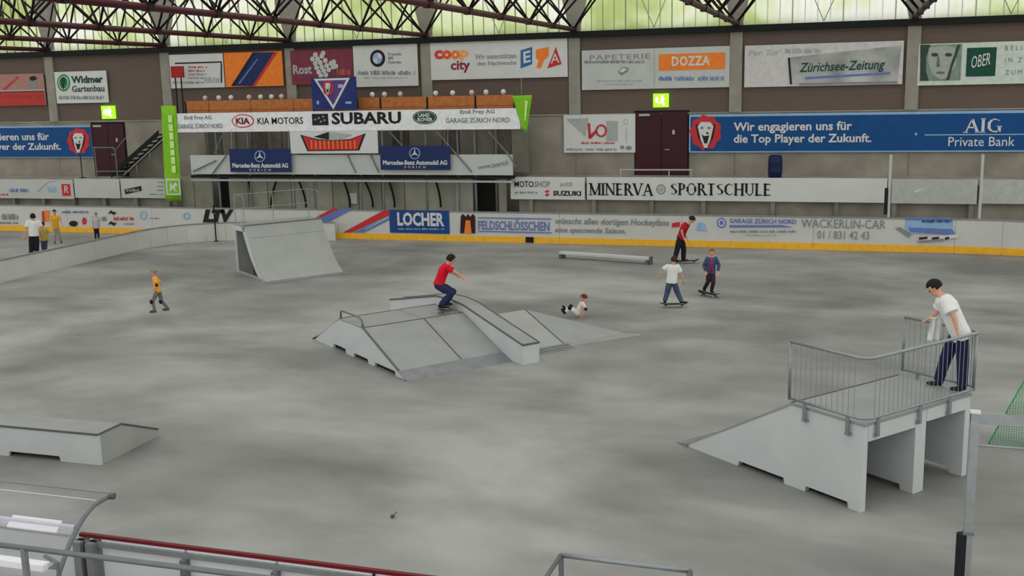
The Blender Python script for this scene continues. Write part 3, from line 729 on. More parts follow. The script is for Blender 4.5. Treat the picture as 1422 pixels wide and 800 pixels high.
# dark curved struts under the lower deck
for x0, x1, bend in ((414, 425, 1), (477, 486, 1), (506, 518, 1), (540, 548, 1), (605, 612, 1), (345, 350, -1), (384, 376, -1)):
    pts = []
    for k in range(7):
        tt = k/6
        pts.append(W(x0+(x1-x0)*math.sin(tt*PI/2)+(0), 250+38*tt, 42.5))
    obj('curved_strut', TB(pts, .05, 6), M_BEAM, st)
# corrugated back panels below the deck, with two dark openings
xs = [W(p, 270, 43.6).x for p in (247, 262, 280, 296)]
def backpanel(p0, p1, m, y=43.6):
    a, b = W(p0, 270, 42.7).x, W(p1, 270, 42.7).x
    b = min(b, -13.15)
    obj('back_panel', BX(a+.02, b-.02, y, y+.06, 0, 2.42), m, st)
M_PALE1 = V('pale_render', (128, 126, 114), gain=2.1, rough=.9, var=.15, scale=1.2); M_PALE2 = V('pale_render_warm', (118, 116, 104), gain=2.1, rough=.9, var=.15, scale=1.2)
edges = [252, 270, 296, 318, 345, 372, 405, 437, 462, 498, 530, 562, 592, 634, 657, 692, 704]
for a, b in zip(edges, edges[1:]):
    dark = (a, b) in ((296, 318), (657, 692))
    backpanel(a, b, M_BEAM if dark else (M_PALE1 if (a//3) % 2 else M_PALE2), 43.2 if dark else 42.7)
X = W(634.5, 270, 42.6).x; obj('pale_edge', BX(X-.05, X+.05, 42.6, 42.68, 0, 2.42), M_LGREY, st)
X0, X1, Z0, Z1 = rect(485, 268, 495, 283, 42.55); obj('meter_box', BX(X0, X1, 42.55, 42.7, Z0, Z1), M_SIGN, st)
# upper back panels seen between sign and white strip
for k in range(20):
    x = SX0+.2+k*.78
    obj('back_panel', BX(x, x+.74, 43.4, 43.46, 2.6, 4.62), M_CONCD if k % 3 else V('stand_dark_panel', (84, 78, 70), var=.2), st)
# timber parapet
pe = [258, 289, 348, 407, 434]
for a, b in list(zip(pe, pe[1:]))+[(497, 527), (529, 592), (594, 659), (661, 713)]:
    X0 = W(a, 140, 41.8).x; X1 = W(b, 140, 41.8).x
    for k in range(2):
        obj('parapet_plank', BX(X0+.015, X1-.015, 41.8, 41.86, 5.02+k*.43, 5.43+k*.43), M_WOOD, st)
for p in (258, 289, 348, 407, 434, 497, 528, 593, 660, 713):
    x = W(p, 140, 41.9).x
    obj('parapet_post', BX(x-.05, x+.05, 41.86, 41.96, 4.78, 5.84), M_BEAM, st)
# round lamps on the parapet
for i, (px, py) in enumerate([(285, 138), (304, 139), (321, 138), (346, 137), (362, 136), (377, 135.5), (391, 136), (517, 132), (534, 133.5), (556, 133), (605, 130.5), (628.6, 130.5), (655, 130), (675, 130), (699, 129)]):
    x = W(px, py, 41.83).x
    t = thing('round_lamp', (x, 41.83, 5.86), 'small %s round lamp on the timber parapet between %s' % ('white' if i % 3 else 'pinkish', 'lime banner and blue placard' if px < 450 else 'blue placard and lime pennant'), 'lamp', 'round lamps along the timber parapet')
    bm = bmesh.new(); bmesh.ops.create_uvsphere(bm, u_segments=12, v_segments=8, radius=.105, matrix=Matrix.Translation((x, 41.83, 5.985))); obj('globe', bm, M_SIGN if i % 3 else V('lamp_pinkish', (176, 150, 140)), t, True)
    obj('base', TB([(x, 41.83, 5.862), (x, 41.83, 5.90)], .06, 8), M_GREY, t)

# the long white sign along the stand
s = sign('stand_sign', 243, 154, 722, 181.5, YK, 'very long white sign of car makers along the front of the spectator stand', 'sign', V('sign_bright', (196, 197, 196)), thick=.12)
Yk = YK
ptext('Emil Frey AG', 256, 160.5, 294, 167.5, Yk, 1, M_GREY, s, bold=.02); ptext('GARAGE ZÜRICH NORD', 247, 170.5, 309, 178.5, Yk, 1, M_GREY, s, bold=.02)
pdisc('emblem', 337.5, 168, 15.5, 9.5, Yk, 1, M_RED, s, 24); pdisc('emblem', 337.5, 168, 13.8, 8, Yk, 2, V('sign_bright', (196, 197, 196)), s, 24); ptext('KIA', 328, 163.5, 347.5, 172.5, Yk, 3, V('print_dark_red', (110, 26, 34)), s, bold=.04)
ptext('KIA MOTORS', 357.5, 163, 421, 172.5, Yk, 1, M_BLACK, s, bold=.012)
prect('emblem', 433.5, 158, 456, 174, Yk, 1, M_BLACK, s)
ptext('SUBARU', 460.5, 155.5, 557, 172.5, Yk, 1, M_BLACK, s, bold=.035)
for a, b in ((438, 166), (443, 164), (449, 162), (446, 169), (451, 167)): ppoly('emblem', [(a-2, b), (a, b-2), (a+2, b), (a, b+2)], Yk, 2, M_GREY, s)
pdisc('emblem', 590, 163, 17, 9.5, Yk, 1, M_GREEND, s, 24); pring('emblem', 590, 163, 15.5, 8.3, .8, Yk, 2, M_LGREY, s, 24); ptext('LAND', 581, 157.5, 597, 162.5, Yk, 2, M_SIGN, s, bold=.03); ptext('ROVER', 580, 163.5, 601, 168.5, Yk, 2, M_SIGN, s, bold=.03)
ptext('Emil Frey AG', 639, 152, 687, 159.5, Yk, 1, M_GREY, s, bold=.02); ptext('GARAGE ZÜRICH NORD', 619, 162, 708, 170.5, Yk, 1, M_GREY, s, bold=.02)

# lime banners at both ends
def cloth(name, pts, Yp, label, cat, m, wave=.04):
    """hanging cloth between four pixel corners tl tr br bl, gently waved"""
    t = thing(name, (W(*pts[3], Yp)+W(*pts[2], Yp))/2, label, cat)
    nx, ny = 8, 10
    bm = bmesh.new(); g = []
    c = [W(*p, Yp) for p in pts]
    for j in range(ny+1):
        row = []
        for i in range(nx+1):
            a, b = i/nx, j/ny
            p = c[0].lerp(c[1], a).lerp(c[3].lerp(c[2], a), b)
            p.y += wave*math.sin(a*7+b*2)*(.3+b)-.0
            row.append(bm.verts.new(p))
        g.append(row)
    for j in range(ny):
        for i in range(nx): bm.faces.new((g[j][i], g[j][i+1], g[j+1][i+1], g[j+1][i]))
    r = bmesh.ops.extrude_face_region(bm, geom=bm.faces[:])
    bmesh.ops.translate(bm, verts=[v for v in r['geom'] if isinstance(v, bmesh.types.BMVert)], vec=(0, .012, 0))
    obj('cloth', bm, m, t, True)
    return t
t = cloth('lime_banner', [(223.5, 147), (244, 147), (252, 279), (229, 279)], 41.20, 'tall narrow lime green banner hanging at the stand end beside the stairs', 'banner', M_LIME, .03)
for k, (a, b) in enumerate(((160, 170), (172, 182), (184, 194), (196, 206), (208, 216), (218, 228), (230, 240))):
    ppoly('print', [(233.5+k*.8, a), (239+k*.8, a), (239.5+k*.8, b), (234+k*.8, b)], 41.14, 1, M_LIMEP, t)
prect('print_frame', 231, 248, 250.5, 271, 41.14, 1, M_SIGN, t); prect('print', 233, 250.5, 248.5, 268.5, 41.14, 2, M_LIME, t); ppoly('print', [(236, 266), (237, 253), (240, 258), (244, 253), (247, 257), (243, 260), (246, 267), (241, 262)], 41.14, 3, M_SIGN, t)
t = cloth('lime_pennant', [(711, 133), (739, 132), (731, 184), (724, 178)], 41.20, 'tapering lime green pennant at the stand end above the motorcycle sign', 'banner', M_LIME, .03)
ppoly('print', [(729, 140), (733, 140), (730, 168), (728, 168)], 41.14, 1, M_LIMEP, t)
# blue square with white triangle
s = sign('blue_placard', 433, 107, 495, 152, YK-.055, 'dark blue placard with a white triangle and lion head standing on the stand sign', 'placard', V('placard_blue', (30, 42, 92), var=.2, scale=2))
ppoly('triangle', [(436, 109.5), (486, 108), (463, 152)], YK-.055, 1, M_SIGN, s); ppoly('triangle', [(441, 112), (481, 111), (463, 146)], YK-.055, 2, V('placard_violet', (70, 52, 110), var=.2, scale=3), s)
obj('bracket', BX(W(450, 152, YK).x, W(478, 152, YK).x, YK-.005, YK+.11, 5.40, 5.62), M_BEAM, s)
lion(s, 456, 122, 7.5, 11, YK-.055, 3); pmarks(470, 117, 478, 122, YK-.055, 3, M_SIGN, s, 1, 81); prect('print', 480, 141, 488, 144, YK-.055, 1, M_LBLUE, s); prect('print', 440, 140, 443, 145, YK-.055, 1, M_LBLUE, s)
# crest banner
YC = YK-.04
s = sign('crest_banner', 403, 182, 524.5, 213, YC, 'white banner with a bowed red and orange fan shaped crest below the stand sign', 'banner', thick=.03)
ppoly('crest', [(417, 187), (440, 193), (463, 195), (486, 193), (508, 185), (499, 209), (427, 210)], YC, 1, M_BLACK, s)
ppoly('crest', [(421, 189), (440, 194.5), (463, 196.5), (486, 194.5), (504, 187.5), (497, 207.5), (429, 208.5)], YC, 2, M_RED, s)
for k in range(11): 
    x = 432+k*6; ppoly('crest_letter', [(x, 195), (x+1.8, 195.3), (x+2.2, 207), (x+.6, 207)], YC, 3, M_ORANGE, s)
ppoly('crest', [(436, 190), (457, 183), (457, 194)], YC, 3, M_BLACK, s); ppoly('crest', [(458, 183), (490, 187), (470, 194), (458, 194)], YC, 3, M_LGREY, s)
# white strip and the blue star banners
s = sign('strip_banner', 265, 215, 712, 242.5, YK+.12, 'long plain white strip banner tied low on the stand scaffold', 'banner', M_SIGNG, thick=.03)
ptext('www.zuerich', 664, 229, 706, 236, YK+.12, 1, M_GREY, s, skew=7, bold=.02)
for (x0, y0, x1, y1, cx, cy, lab) in ((319, 206.5, 404, 239, 361, 217, 'dark blue banner with a silver star ring, hung left of the red crest banner'), (528, 202.5, 625, 236, 576, 213, 'dark blue banner with a silver star ring, hung right of the red crest banner')):
    s = sign('star_banner', x0, y0, x1, y1, YK-.06, lab, 'banner', M_NAVY, thick=.03)
    Yp = YK-.06
    for px in (x0+3, x1-3): obj('hanging_cord', TB([W(px, y0+1, Yp-.005), Vector((W(px, y0, Yp).x, YK-.008, 4.62))], .008, 5), M_LGREY, s)
    pring('star_ring', cx, cy, 7.5, 8, 1, Yp, 1, M_LBLUE, s)
    for a in (PI/2, PI/2+2*PI/3, PI/2+4*PI/3):
        ppoly('star', [(cx+6.5*math.cos(a), cy-7*math.sin(a)), (cx+1.4*math.cos(a+PI/3), cy-1.4*math.sin(a+PI/3)), (cx, cy), (cx+1.4*math.cos(a-PI/3), cy-1.4*math.sin(a-PI/3))], Yp, 2, M_SIGN, s)
    ptext('Mercedes-Benz Automobil AG', x0+4, cy+9.5, x1-4, cy+16, Yp, 1, M_SIGN, s, bold=.03)
    ptext('ZÜRICH', cx-15, cy+17, cx+15, cy+20.5, Yp, 1, M_SIGN, s, space=1.8)

# red sign on two poles in front of the white sign
p0 = W(240, 150, 43.2); 
t = thing('pole_sign', (W(246, 150, 43.2).x, 43.2, 4.78), 'small red box sign on two thin poles beside the lime banner', 'sign')
X0, X1, Z0, Z1 = rect(238, 92, 255, 108, 43.2)
obj('red_box', BX(X0, X1, 43.15, 43.25, Z0, Z1), V('pole_sign_red', (138, 30, 24)), t)
for f in (.28, .75): obj('pole', TB([(X0+(X1-X0)*f, 43.2, 4.78), (X0+(X1-X0)*f, 43.2, Z0)], .035, 6), M_BEAM, t)

# stairs at the left
t = thing('steel_staircase', (W(200, 240, 43.2).x, 43.2, 2.3), 'dark open steel staircase with pale handrail against the concrete wall', 'staircase')
a = W(160, 243, 43.2); b = W(226, 184, 43.2); n = 10
for k in range(n):
    p = a.lerp(b, (k+.5)/n)
    obj('tread', BX(p.x-.16, p.x+.16, 42.9, 43.8, p.z-.03, p.z+.02), M_BEAM, t)
for yy in (42.88, 43.82):
    obj('stringer', PR([(a.x, yy, a.z-.12), (b.x, yy, b.z-.12), (b.x, yy, b.z+.13), (a.x, yy, a.z+.13)], (0, .03, 0)), M_BEAM, t)
ra = W(172, 243, 42.85); rb = W(230, 190, 42.85)
obj('handrail', TB([ra, rb], .035, 8), M_STEEL, t)
for f in (.3, .62): 
    p = ra.lerp(rb, f); obj('baluster', TB([p, p+Vector((0, 0, -.35))], .02, 6), M_STEEL, t)
t = thing('terrace_handrail', (W(150, 243, 42.6).x, 42.6, 2.3), 'grey tube handrail in front of the maroon stairs door', 'railing')
P = [W(128, 205, 42.6), W(157, 205, 42.6), W(160, 209, 42.6), W(175, 191, 42.6)]
obj('top_rail', TB(P, .03, 6), M_STEELD, t)
for px, py in ((131, 205), (160, 209)):
    p = W(px, py, 42.6); obj('post', TB([p, Vector((p.x, p.y, 2.3))], .03, 6), M_STEELD, t)
obj('mid_rail', TB([W(128, 238, 42.6), W(180, 238, 42.6)], .025, 6), M_STEELD, t)
t = thing('threshold_rail', (W(919, 240, 42.5).x, 42.5, 2.45), 'low pale rail on the terrace in front of the maroon door beside the lion banner', 'railing')
obj('top_rail', TB([W(860, 236, 42.5), W(962, 236, 42.5)], .03, 6), M_LGREY, t)
for px in (862, 929, 960):
    p = W(px, 236, 42.5); obj('post', TB([p, Vector((p.x, p.y, 2.45))], .025, 6), M_LGREY, t)
t = thing('sign_stand_pole', (W(111.5, 240, 43).x, 43, 2.3), 'thin dark pole on the terrace below the left lion head', 'post')
p = W(111.5, 216, 43); obj('shaft', TB([(p.x, 43, 2.3), p], .025, 6), M_BEAM, t); obj('foot', BX(p.x-.1, p.x+.1, 42.9, 43.1, 2.3, 2.33), M_BEAM, t)

# blue barrel
p = W(1076.5, 231, 43.0)
t = thing('barrel', (p.x, 43.0, 2.45), 'dark blue plastic barrel standing on the terrace under the blue banner', 'barrel')
bm = bmesh.new(); prof = [(0, .23), (.03, .255), (.22, .275), (.26, .285), (.30, .275), (.56, .275), (.60, .285), (.64, .275), (.83, .255), (.86, .23)]
tube(bm, [(p.x, 43.0, 2.45+z) for z, r in prof], [r for z, r in prof], 20)
obj('body', bm, V('barrel_blue', (16, 24, 60), rough=.4), t, True)
obj('lid', TB([(p.x, 43, 3.31), (p.x, 43, 3.34)], .2, 16), V('barrel_lid', (22, 30, 66)), t)

# ================================================================== RAMPS
A141 = math.radians(141.2)
class Frame:
    def __init__(s, o, ang):
        s.o = Vector((o[0], o[1], 0)); s.u = Vector((math.cos(ang), math.sin(ang), 0)); s.v = Vector((math.sin(ang), -math.cos(ang), 0))
    def __call__(s, u, v, z): return s.o + s.u*u + s.v*v + Vector((0, 0, z))
    def slab(s, prof, v0, v1):      # profile of (u,z) swept from v0 to v1
        return PR([s(u, v0, z) for u, z in prof], s.v*(v1-v0))
    def box(s, u0, u1, v0, v1, z0, z1):
        return PR([s(u0, v0, z0), s(u1, v0, z0), s(u1, v1, z0), s(u0, v1, z0)], (0, 0, z1-z0))

# --- funbox
F = Frame((-9.034, 20.549), A141)
t = thing('funbox_ramp', F(2.4, 1.3, 0), 'grey skate funbox with two sloped sides and flat top in the middle of the floor', 'skate ramp')
side = [(0, 0), (.45, 0), (.48, .10), (1.45, .10), (1.48, 0), (1.8, 0), (1.83, .10), (2.55, .10), (2.58, 0), (3.0, 0), (3.03, .11), (3.7, .11), (3.73, 0), (4.87, 0), (3.32, .78), (2.02, .78)]
obj('side_panel', F.slab(side, 0, .06), M_RAMPS, t)
obj('side_panel', F.slab([(0, 0), (4.87, 0), (3.32, .78), (2.02, .78)], 2.62, 2.68), M_RAMPS, t)
def sheet(nm, u0, z0, u1, z1, v0, v1, m, par, th=.03, fr=None):
    fr = fr or F
    obj(nm, fr.slab([(u0, z0), (u1, z1), (u1, z1-th), (u0, z0-th+.028)], v0, v1), m, par)
for v0, v1 in ((0.0, 1.60), (1.62, 2.68)):
    sheet('ramp_sheet', .30, .135, 2.02, .80, v0, v1, M_RAMPT, t)
    sheet('deck_sheet', 2.02, .80, 3.32, .80, v0, v1, M_RAMPT, t)
    sheet('back_ramp_sheet', 4.6, .15, 3.32, .80, v0, v1, M_RAMPT, t)
obj('notch_shade_slab', F.box(.5, 3.8, .08, .12, 0, .16), M_DARK, t)  # dark slab added behind the notches to stand for the shade inside
obj('toe_plate', F.slab([(-.12, .004), (.30, .142), (.30, .125), (-.12, 0)], -.02, 2.70), M_PLATE, t)
obj('toe_plate', F.slab([(5.0, .004), (4.6, .158), (4.6, .14), (5.0, 0)], -.02, 2.70), M_PLATE, t)
obj('coping', TB([F(2.02, 0, .80), F(2.02, 2.68, .80)], .014, 6), M_EDGE, t); obj('coping', TB([F(3.32, 0, .80), F(3.32, 2.68, .80)], .014, 6), M_EDGE, t)
obj('edge_strip', F.slab([(.3, .145), (2.02, .81), (2.02, .795), (.3, .13)], -.02, .04), M_EDGE, t)
obj('seam_strip', F.slab([(.3, .142), (2.02, .807), (2.02, .79), (.3, .12)], 1.59, 1.63), M_EDGE, t)
# small bent tube hoop at the deck corner
obj('tube_hoop', TB([F(3.3, .05, .80), F(3.3, .05, .96), F(3.2, .05, 1.0), F(2.3, .05, 1.0), F(2.15, .05, .95), F(2.1, .05, .80)], .025, 8), M_STEELD, t, True)

t = thing('kinked_ledge', F(-.5, 2.95, 0), 'long kinked grind ledge with dark steel edges running over the funbox', 'grind ledge')
LP = [(-.55, .465), (2.03, .985), (2.6, 1.03), (3.34, 1.01), (5.95, .51)]
obj('body', F.slab([(-.55, 0)]+[(u, z-.03) for u, z in LP]+[(5.95, 0)], 2.72, 3.16), M_RAMPS, t)
bm = bmesh.new()
prism(bm, [F(u, 2.71, z) for u, z in LP]+[F(u, 2.71, z-.03) for u, z in LP[::-1]], F.v*.46)
obj('top_sheet', bm, M_RAMPT, t)
for v in (2.715, 3.165):
    obj('steel_edge', TB([F(u, v, z) for u, z in LP], .022, 6), M_EDGE, t)
obj('end_edge', TB([F(-.55, 2.715, .465), F(-.55, 3.165, .465)], .022, 6), M_EDGE, t)
obj('end_plate', F.box(-.53, -.40, 2.74, 3.14, .468, .482), M_STEEL, t)

t = thing('hip_ramp', F(1, 4.4, 0), 'low grey wedge ramp with a triangular wing beside the grind ledge', 'skate ramp')
obj('wedge', PR([F(.30, 3.2, 0), F(.46, 4.6, 0), F(2.1, 4.6, 0), F(2.1, 3.2, 0)], (0, 0, .004)), M_RAMPS, t)
def solid(nm, P, faces, m, par):
    bm = bmesh.new(); v = [bm.verts.new(p) for p in P]
    for f in faces: bm.faces.new([v[i] for i in f])
    return obj(nm, bm, m, par)
solid('wedge_body', [F(.42, 3.18, .012), F(.42, 4.58, .012), F(2.1, 4.58, .60), F(2.1, 3.18, .60), F(2.1, 3.18, 0), F(2.1, 4.58, 0), F(.42, 3.18, 0), F(.42, 4.58, 0)], [(0, 1, 2, 3), (3, 2, 5, 4), (0, 3, 4, 6), (1, 7, 5, 2), (0, 6, 7, 1), (6, 4, 5, 7)], M_RAMP, t)
solid('wing', [F(.42, 4.60, .012), F(.42, 6.47, .012), F(2.1, 4.60, .60), F(2.1, 4.60, 0), F(.42, 4.60, 0), F(.42, 6.47, 0)], [(0, 1, 2), (1, 5, 3, 2), (0, 2, 3, 4), (0, 4, 5, 1), (4, 3, 5)], M_RAMPT, t)
obj('seam_strip', TB([F(.42, 4.59, .018), F(2.1, 4.59, .606)], .014, 6), M_EDGE, t)
for k in range(3): obj('toe_plate', F.box(-.02+k*.16, .12+k*.16, 3.2, 4.6+k*.02, .002, .008+k*.012), M_PLATE, t)
obj('toe_plate', PR([F(.2, 4.65, 0), F(.0, 6.62, 0), F(.1, 6.75, 0), F(.42, 6.5, 0), F(.42, 4.65, 0)], (0, 0, .008)), M_RAMPT, t)

# --- high bank ramp with railed platform
P = Frame((.307, 15.431), A141)
t = thing('platform_ramp', P(1.5, 1.28, 0), 'tall grey bank ramp with open legs and a railed platform', 'skate ramp')
DK, ZD, TIP, WD = 1.34, 1.34, 3.62, 2.55
legprof = [(0, 0), (.22, 0), (.24, .09), (1.02, .09), (1.04, 0), (1.45, 0), (1.47, .09), (2.42, .09), (2.45, 0), (TIP, 0), (TIP, .05), (DK, ZD-.04), (0, ZD-.04)]
for v0, v1 in ((0, .10), (1.20, 1.45), (WD-.12, WD)):
    obj('leg_panel', P.slab(legprof, v0, v1), M_RAMPS, t)
sheet('ramp_sheet', TIP, .06, DK, ZD, -.01, WD+.01, M_RAMPT, t, .04, P)
obj('deck', P.box(-.02, DK, -.01, WD+.01, ZD-.04, ZD), M_RAMPT, t)
obj('fascia', P.box(-.01, .05, .10, 1.20, ZD-.28, ZD-.04), M_RAMPS, t); obj('fascia', P.box(-.01, .05, 1.45, WD-.12, ZD-.24, ZD-.04), M_RAMPS, t)
obj('toe_plate', P.slab([(3.92, 0), (3.62, .068), (3.62, 0)], -.03, WD+.03), M_PLATE, t)
obj('notch_shade_slab', P.box(.15, 2.55, .12, .16, 0, .28), M_DARK, t)  # added dark slab, makes the gaps under the leg panel read as shade
obj('coping', TB([P(DK, 0, ZD), P(DK, WD, ZD)], .016, 6), M_EDGE, t)
t = thing('platform_railing', P(0, 0, ZD-.2), 'galvanised tube railing with thin bars around the ramp platform', 'railing')
def rail_loop(z, close=True):
    o = .05; r = .14
    pts = [P(DK+.01, -o, z), P(r, -o, z)]
    for k in range(1, 6):
        a = k/6*PI/2; pts.append(P(r-(r+o)*math.sin(a), -o+(r+o)*(1-math.cos(a)), z))
    pts += [P(-o, r, z), P(-o, WD-.02, z)]
    for k in range(1, 6):
        a = k/6*PI/2; pts.append(P(-o+(r+o)*(1-math.cos(a)), WD-.02+(r)*math.sin(a), z))
    pts += [P(r, WD+.12, z), P(DK, WD+.12, z)]
    return pts
ztop, zbot = 2.31, 1.42
obj('top_rail', TB(rail_loop(ztop), .026, 10), M_STEEL, t, True); obj('bottom_rail', TB(rail_loop(zbot), .022, 10), M_STEEL, t, True)
for uv in ((DK+.01, -.05), (-.05, WD-.02), (DK, WD+.12)): obj('post', TB([P(*uv, zbot-.02), P(*uv, ztop)], .024, 8), M_STEEL, t, True)
def bars(u0, v0, u1, v1, n):
    for k in range(1, n): obj('baluster', TB([P(u0+(u1-u0)*k/n, v0+(v1-v0)*k/n, zbot), P(u0+(u1-u0)*k/n, v0+(v1-v0)*k/n, ztop)], .0045, 6), M_STEEL, t)
bars(DK, -.05, .05, -.05, 13); bars(-.05, .05, -.05, WD, 24); bars(0, WD+.12, DK, WD+.12, 13)
for uv, d in (((1.05, -.05), 'v'), ((.25, -.05), 'v'), ((-.05, .25), 'u'), ((-.05, 1.22), 'u'), ((-.05, 1.95), 'u'), ((.25, WD+.12), 'w'), ((1.05, WD+.12), 'w')):
    u, v = uv
    br = obj('bracket', P.box(u-.03, u+.03, v-.012, v+.012, ZD-.22, zbot) if d != 'u' else P.box(u-.012, u+.012, v-.03, v+.03, ZD-.22, zbot), M_STEEL, t)
    if d == 'v': obj('bolt_arm', P.box(u-.05, u+.05, v, .0, ZD-.22, ZD-.18), M_STEEL, t)
    elif d == 'u': obj('bolt_arm', P.box(u, 0, v-.05, v+.05, ZD-.22, ZD-.18), M_STEEL, t)
    else: obj('bolt_arm', P.box(u-.05, u+.05, WD, v, ZD-.22, ZD-.18), M_STEEL, t)

# --- quarter pipe
Q = Frame((-18.40, 30.72), math.radians(142.5))
t = thing('quarter_pipe', Q(1.5, 1.4, 0), 'grey curved quarter pipe with a railed deck in front of the divider boards', 'skate ramp')
LIP, DKB, ZQ, WQ = 1.55, 2.55, 1.72, 2.85
RR = (LIP**2+ZQ**2)/(2*ZQ)*1.02
curve = []
for k in range(15):
    u = LIP*k/14
    x = (u/LIP)
    z = ZQ*(.42*x + .58*x**2.1)
    curve.append((u, z))
curve = [(-.25, .0)] + [(u, z+.012) for u, z in curve]
bm = bmesh.new()
prism(bm, [Q(u, 0, z) for u, z in curve]+[Q(u, 0, max(0, z-.05)) for u, z in curve[::-1][:-1]], Q.v*WQ)
obj('riding_surface', bm, M_RAMP, t)
for v0 in (.0, WQ-.06):
    rib = [(u, max(0, z-.05)) for u, z in curve[1:]]
    inner = [(u+.28, max(.0, z-.12)) for u, z in curve[1:]]
    bm = bmesh.new(); prism(bm, [Q(u, v0, z) for u, z in rib+[(LIP+.28, ZQ-.05)]+inner[::-1]], Q.v*.06)
    obj('side_rib', bm, M_RAMPS, t)
    obj('rear_leg', Q.box(DKB-.08, DKB, v0, v0+.06, 0, ZQ-.05), M_RAMPS, t); obj('sill', Q.box(.25, DKB-.08, v0, v0+.06, 0, .07), M_RAMP, t)
    obj('deck_beam', Q.box(LIP, DKB-.08, v0, v0+.06, ZQ-.22, ZQ-.05), M_RAMPS, t)
obj('back_panel', Q.box(DKB-.04, DKB, .06, WQ-.06, .0, ZQ-.05), M_RAMP, t)
obj('inner_panel', Q.box(1.30, 1.34, .06, WQ-.06, 0, ZQ-.4), M_PLATE, t)
obj('deck', Q.box(LIP, DKB, 0, WQ, ZQ-.05, ZQ), M_RAMPT, t)
obj('coping', TB([Q(LIP, -.02, ZQ+.015), Q(LIP, WQ+.02, ZQ+.015)], .03, 8), M_STEELD, t)
obj('toe_plate', Q.box(-.42, -.02, -.03, WQ+.03, .002, .012), M_PLATE, t)
t = thing('quarter_pipe_railing', Q(DKB-.03, .1, ZQ), 'thin pale tube railing along the back of the quarter pipe deck', 'railing')
for v in (.05, 1.45, WQ-.05): obj('post', TB([Q(DKB-.05, v, ZQ), Q(DKB-.05, v, ZQ+1.0)], .014, 8), M_STEEL, t)
for z in (.5, 1.0): obj('rail', TB([Q(DKB-.05, .05, ZQ+z), Q(DKB-.05, WQ-.05, ZQ+z)], .012, 8), M_STEEL, t)
for v in (.05, WQ-.05): obj('return_rail', TB([Q(DKB-.05, v, ZQ+1.0), Q(LIP+.15, v, ZQ+1.0), Q(LIP+.1, v, ZQ+.95), Q(LIP+.1, v, ZQ)], .012, 8), M_STEEL, t)

# --- low bank box, lower left
t = thing('low_bank_box', (-14.5, 15.1, 0), 'low grey bank box with dark top edges lying alone near the rink boards', 'skate ramp')
B = [(14.37, 0), (14.37, .55), (14.98, .55), (15.98, .13), (15.98, 0)]
x1 = -12.02; x0 = -17.2
obj('front_panel', PR([(x, 14.37, z) for x, z in ((x1, 0), (x1, .52), (x0, .52), (x0, 0), (-13.95, 0), (-13.93, .09), (-12.87, .09), (-12.85, 0))], (0, .05, 0)), M_RAMPS, t)
for x in (x1-.05, x0): obj('end_panel', PR([(x, max(y, 14.425), z-.032 if z > .1 else z) for y, z in B], (.05, 0, 0)), M_RAMP, t)
obj('top_sheet', BX(x0, x1, 14.36, 14.98, .52, .55), M_RAMPT, t)
obj('bank_sheet', PR([(x0, 14.98, .55), (x0, 15.98, .13), (x0, 15.98, .10), (x0, 14.98, .52)], (x1-x0, 0, 0)), M_RAMPT, t)
obj('steel_edge', TB([(x0, 14.36, .55), (x1, 14.36, .55), (x1, 14.98, .55), (x1, 15.98, .13)], .018, 6), M_EDGE, t)
obj('rear_panel', BX(x0+.05, x1-.05, 15.93, 15.98, 0, .11), M_RAMP, t)

# --- low grind bar far back
a, b = Vector((-10.0, 37.2, 0)), Vector((-6.55, 36.4, 0)); d = (b-a).normalized(); nn = Vector((-d.y, d.x, 0))
t = thing('low_grind_bar', (a+b)/2, 'long low flat grind bar lying before the far boards', 'grind bar')
obj('bar', PR([a+nn*-.12+Vector((0, 0, .16)), b+nn*-.12+Vector((0, 0, .16)), b+nn*.12+Vector((0, 0, .16)), a+nn*.12+Vector((0, 0, .16))], (0, 0, .08)), M_RAMPS, t)
for f in (.02, .98):
    c = a.lerp(b, f); obj('foot', PR([c-d*.05-nn*.16, c+d*.05-nn*.16, c+d*.05+nn*.16, c-d*.05+nn*.16], (0, 0, .16)), M_EDGE, t)
obj('end_cap', PR([b-nn*.13+Vector((0, 0, .02)), b+d*.04-nn*.13+Vector((0, 0, .02)), b+d*.04+nn*.13+Vector((0, 0, .02)), b+nn*.13+Vector((0, 0, .02))], (0, 0, .25)), M_EDGE, t)
# scrap of litter
p = G(546, 719)
t = thing('litter_scrap', p, 'tiny dark crumpled scrap lying on the bare floor', 'litter')
bm = bmesh.new(); bmesh.ops.create_icosphere(bm, subdivisions=1, radius=.035, matrix=Matrix.Translation((p.x, p.y, .022)))
for v in bm.verts: v.co += Vector((random.uniform(-.02, .02), random.uniform(-.02, .02), random.uniform(-.005, .02)))
obj('crumple', bm, M_EDGE, t); obj('loose_corner', PR([(p.x, p.y, .04), (p.x+.06, p.y+.02, .06), (p.x+.03, p.y+.05, .09)], (0, .004, 0)), M_STEELD, t)

# ================================================================== PEOPLE
def loft(bm, rings, n=14):
    R = []
    for c, a, b, ra, rb in rings:
        R.append([bm.verts.new(c + a*(ra*math.cos(2*PI*k/n)) + b*(rb*math.sin(2*PI*k/n))) for k in range(n)])
    for p, q in zip(R, R[1:]):
        for k in range(n): bm.faces.new((p[k], p[(k+1) % n], q[(k+1) % n], q[k]))
    bm.faces.new(R[0][::-1]); bm.faces.new(R[-1])
def ball(bm, c, r, sc=(1, 1, 1), rot=None, u=14, v=10):
    m = Matrix.Translation(c) @ (rot.to_4x4() if rot else Matrix()) @ Matrix.Diagonal((*[r*k for k in sc], 1))
    bmesh.ops.create_uvsphere(bm, u_segments=u, v_segments=v, radius=1, matrix=m)
def limb(bm, pts, rads, ends=(True, True)):
    tube(bm, pts, list(rads), 12)
    for i, (p, r) in enumerate(zip(pts, rads)):
        if (i == 0 and not ends[0]) or (i == len(pts)-1 and not ends[1]): continue
        ball(bm, Vector(p), r*.99, u=12, v=8)
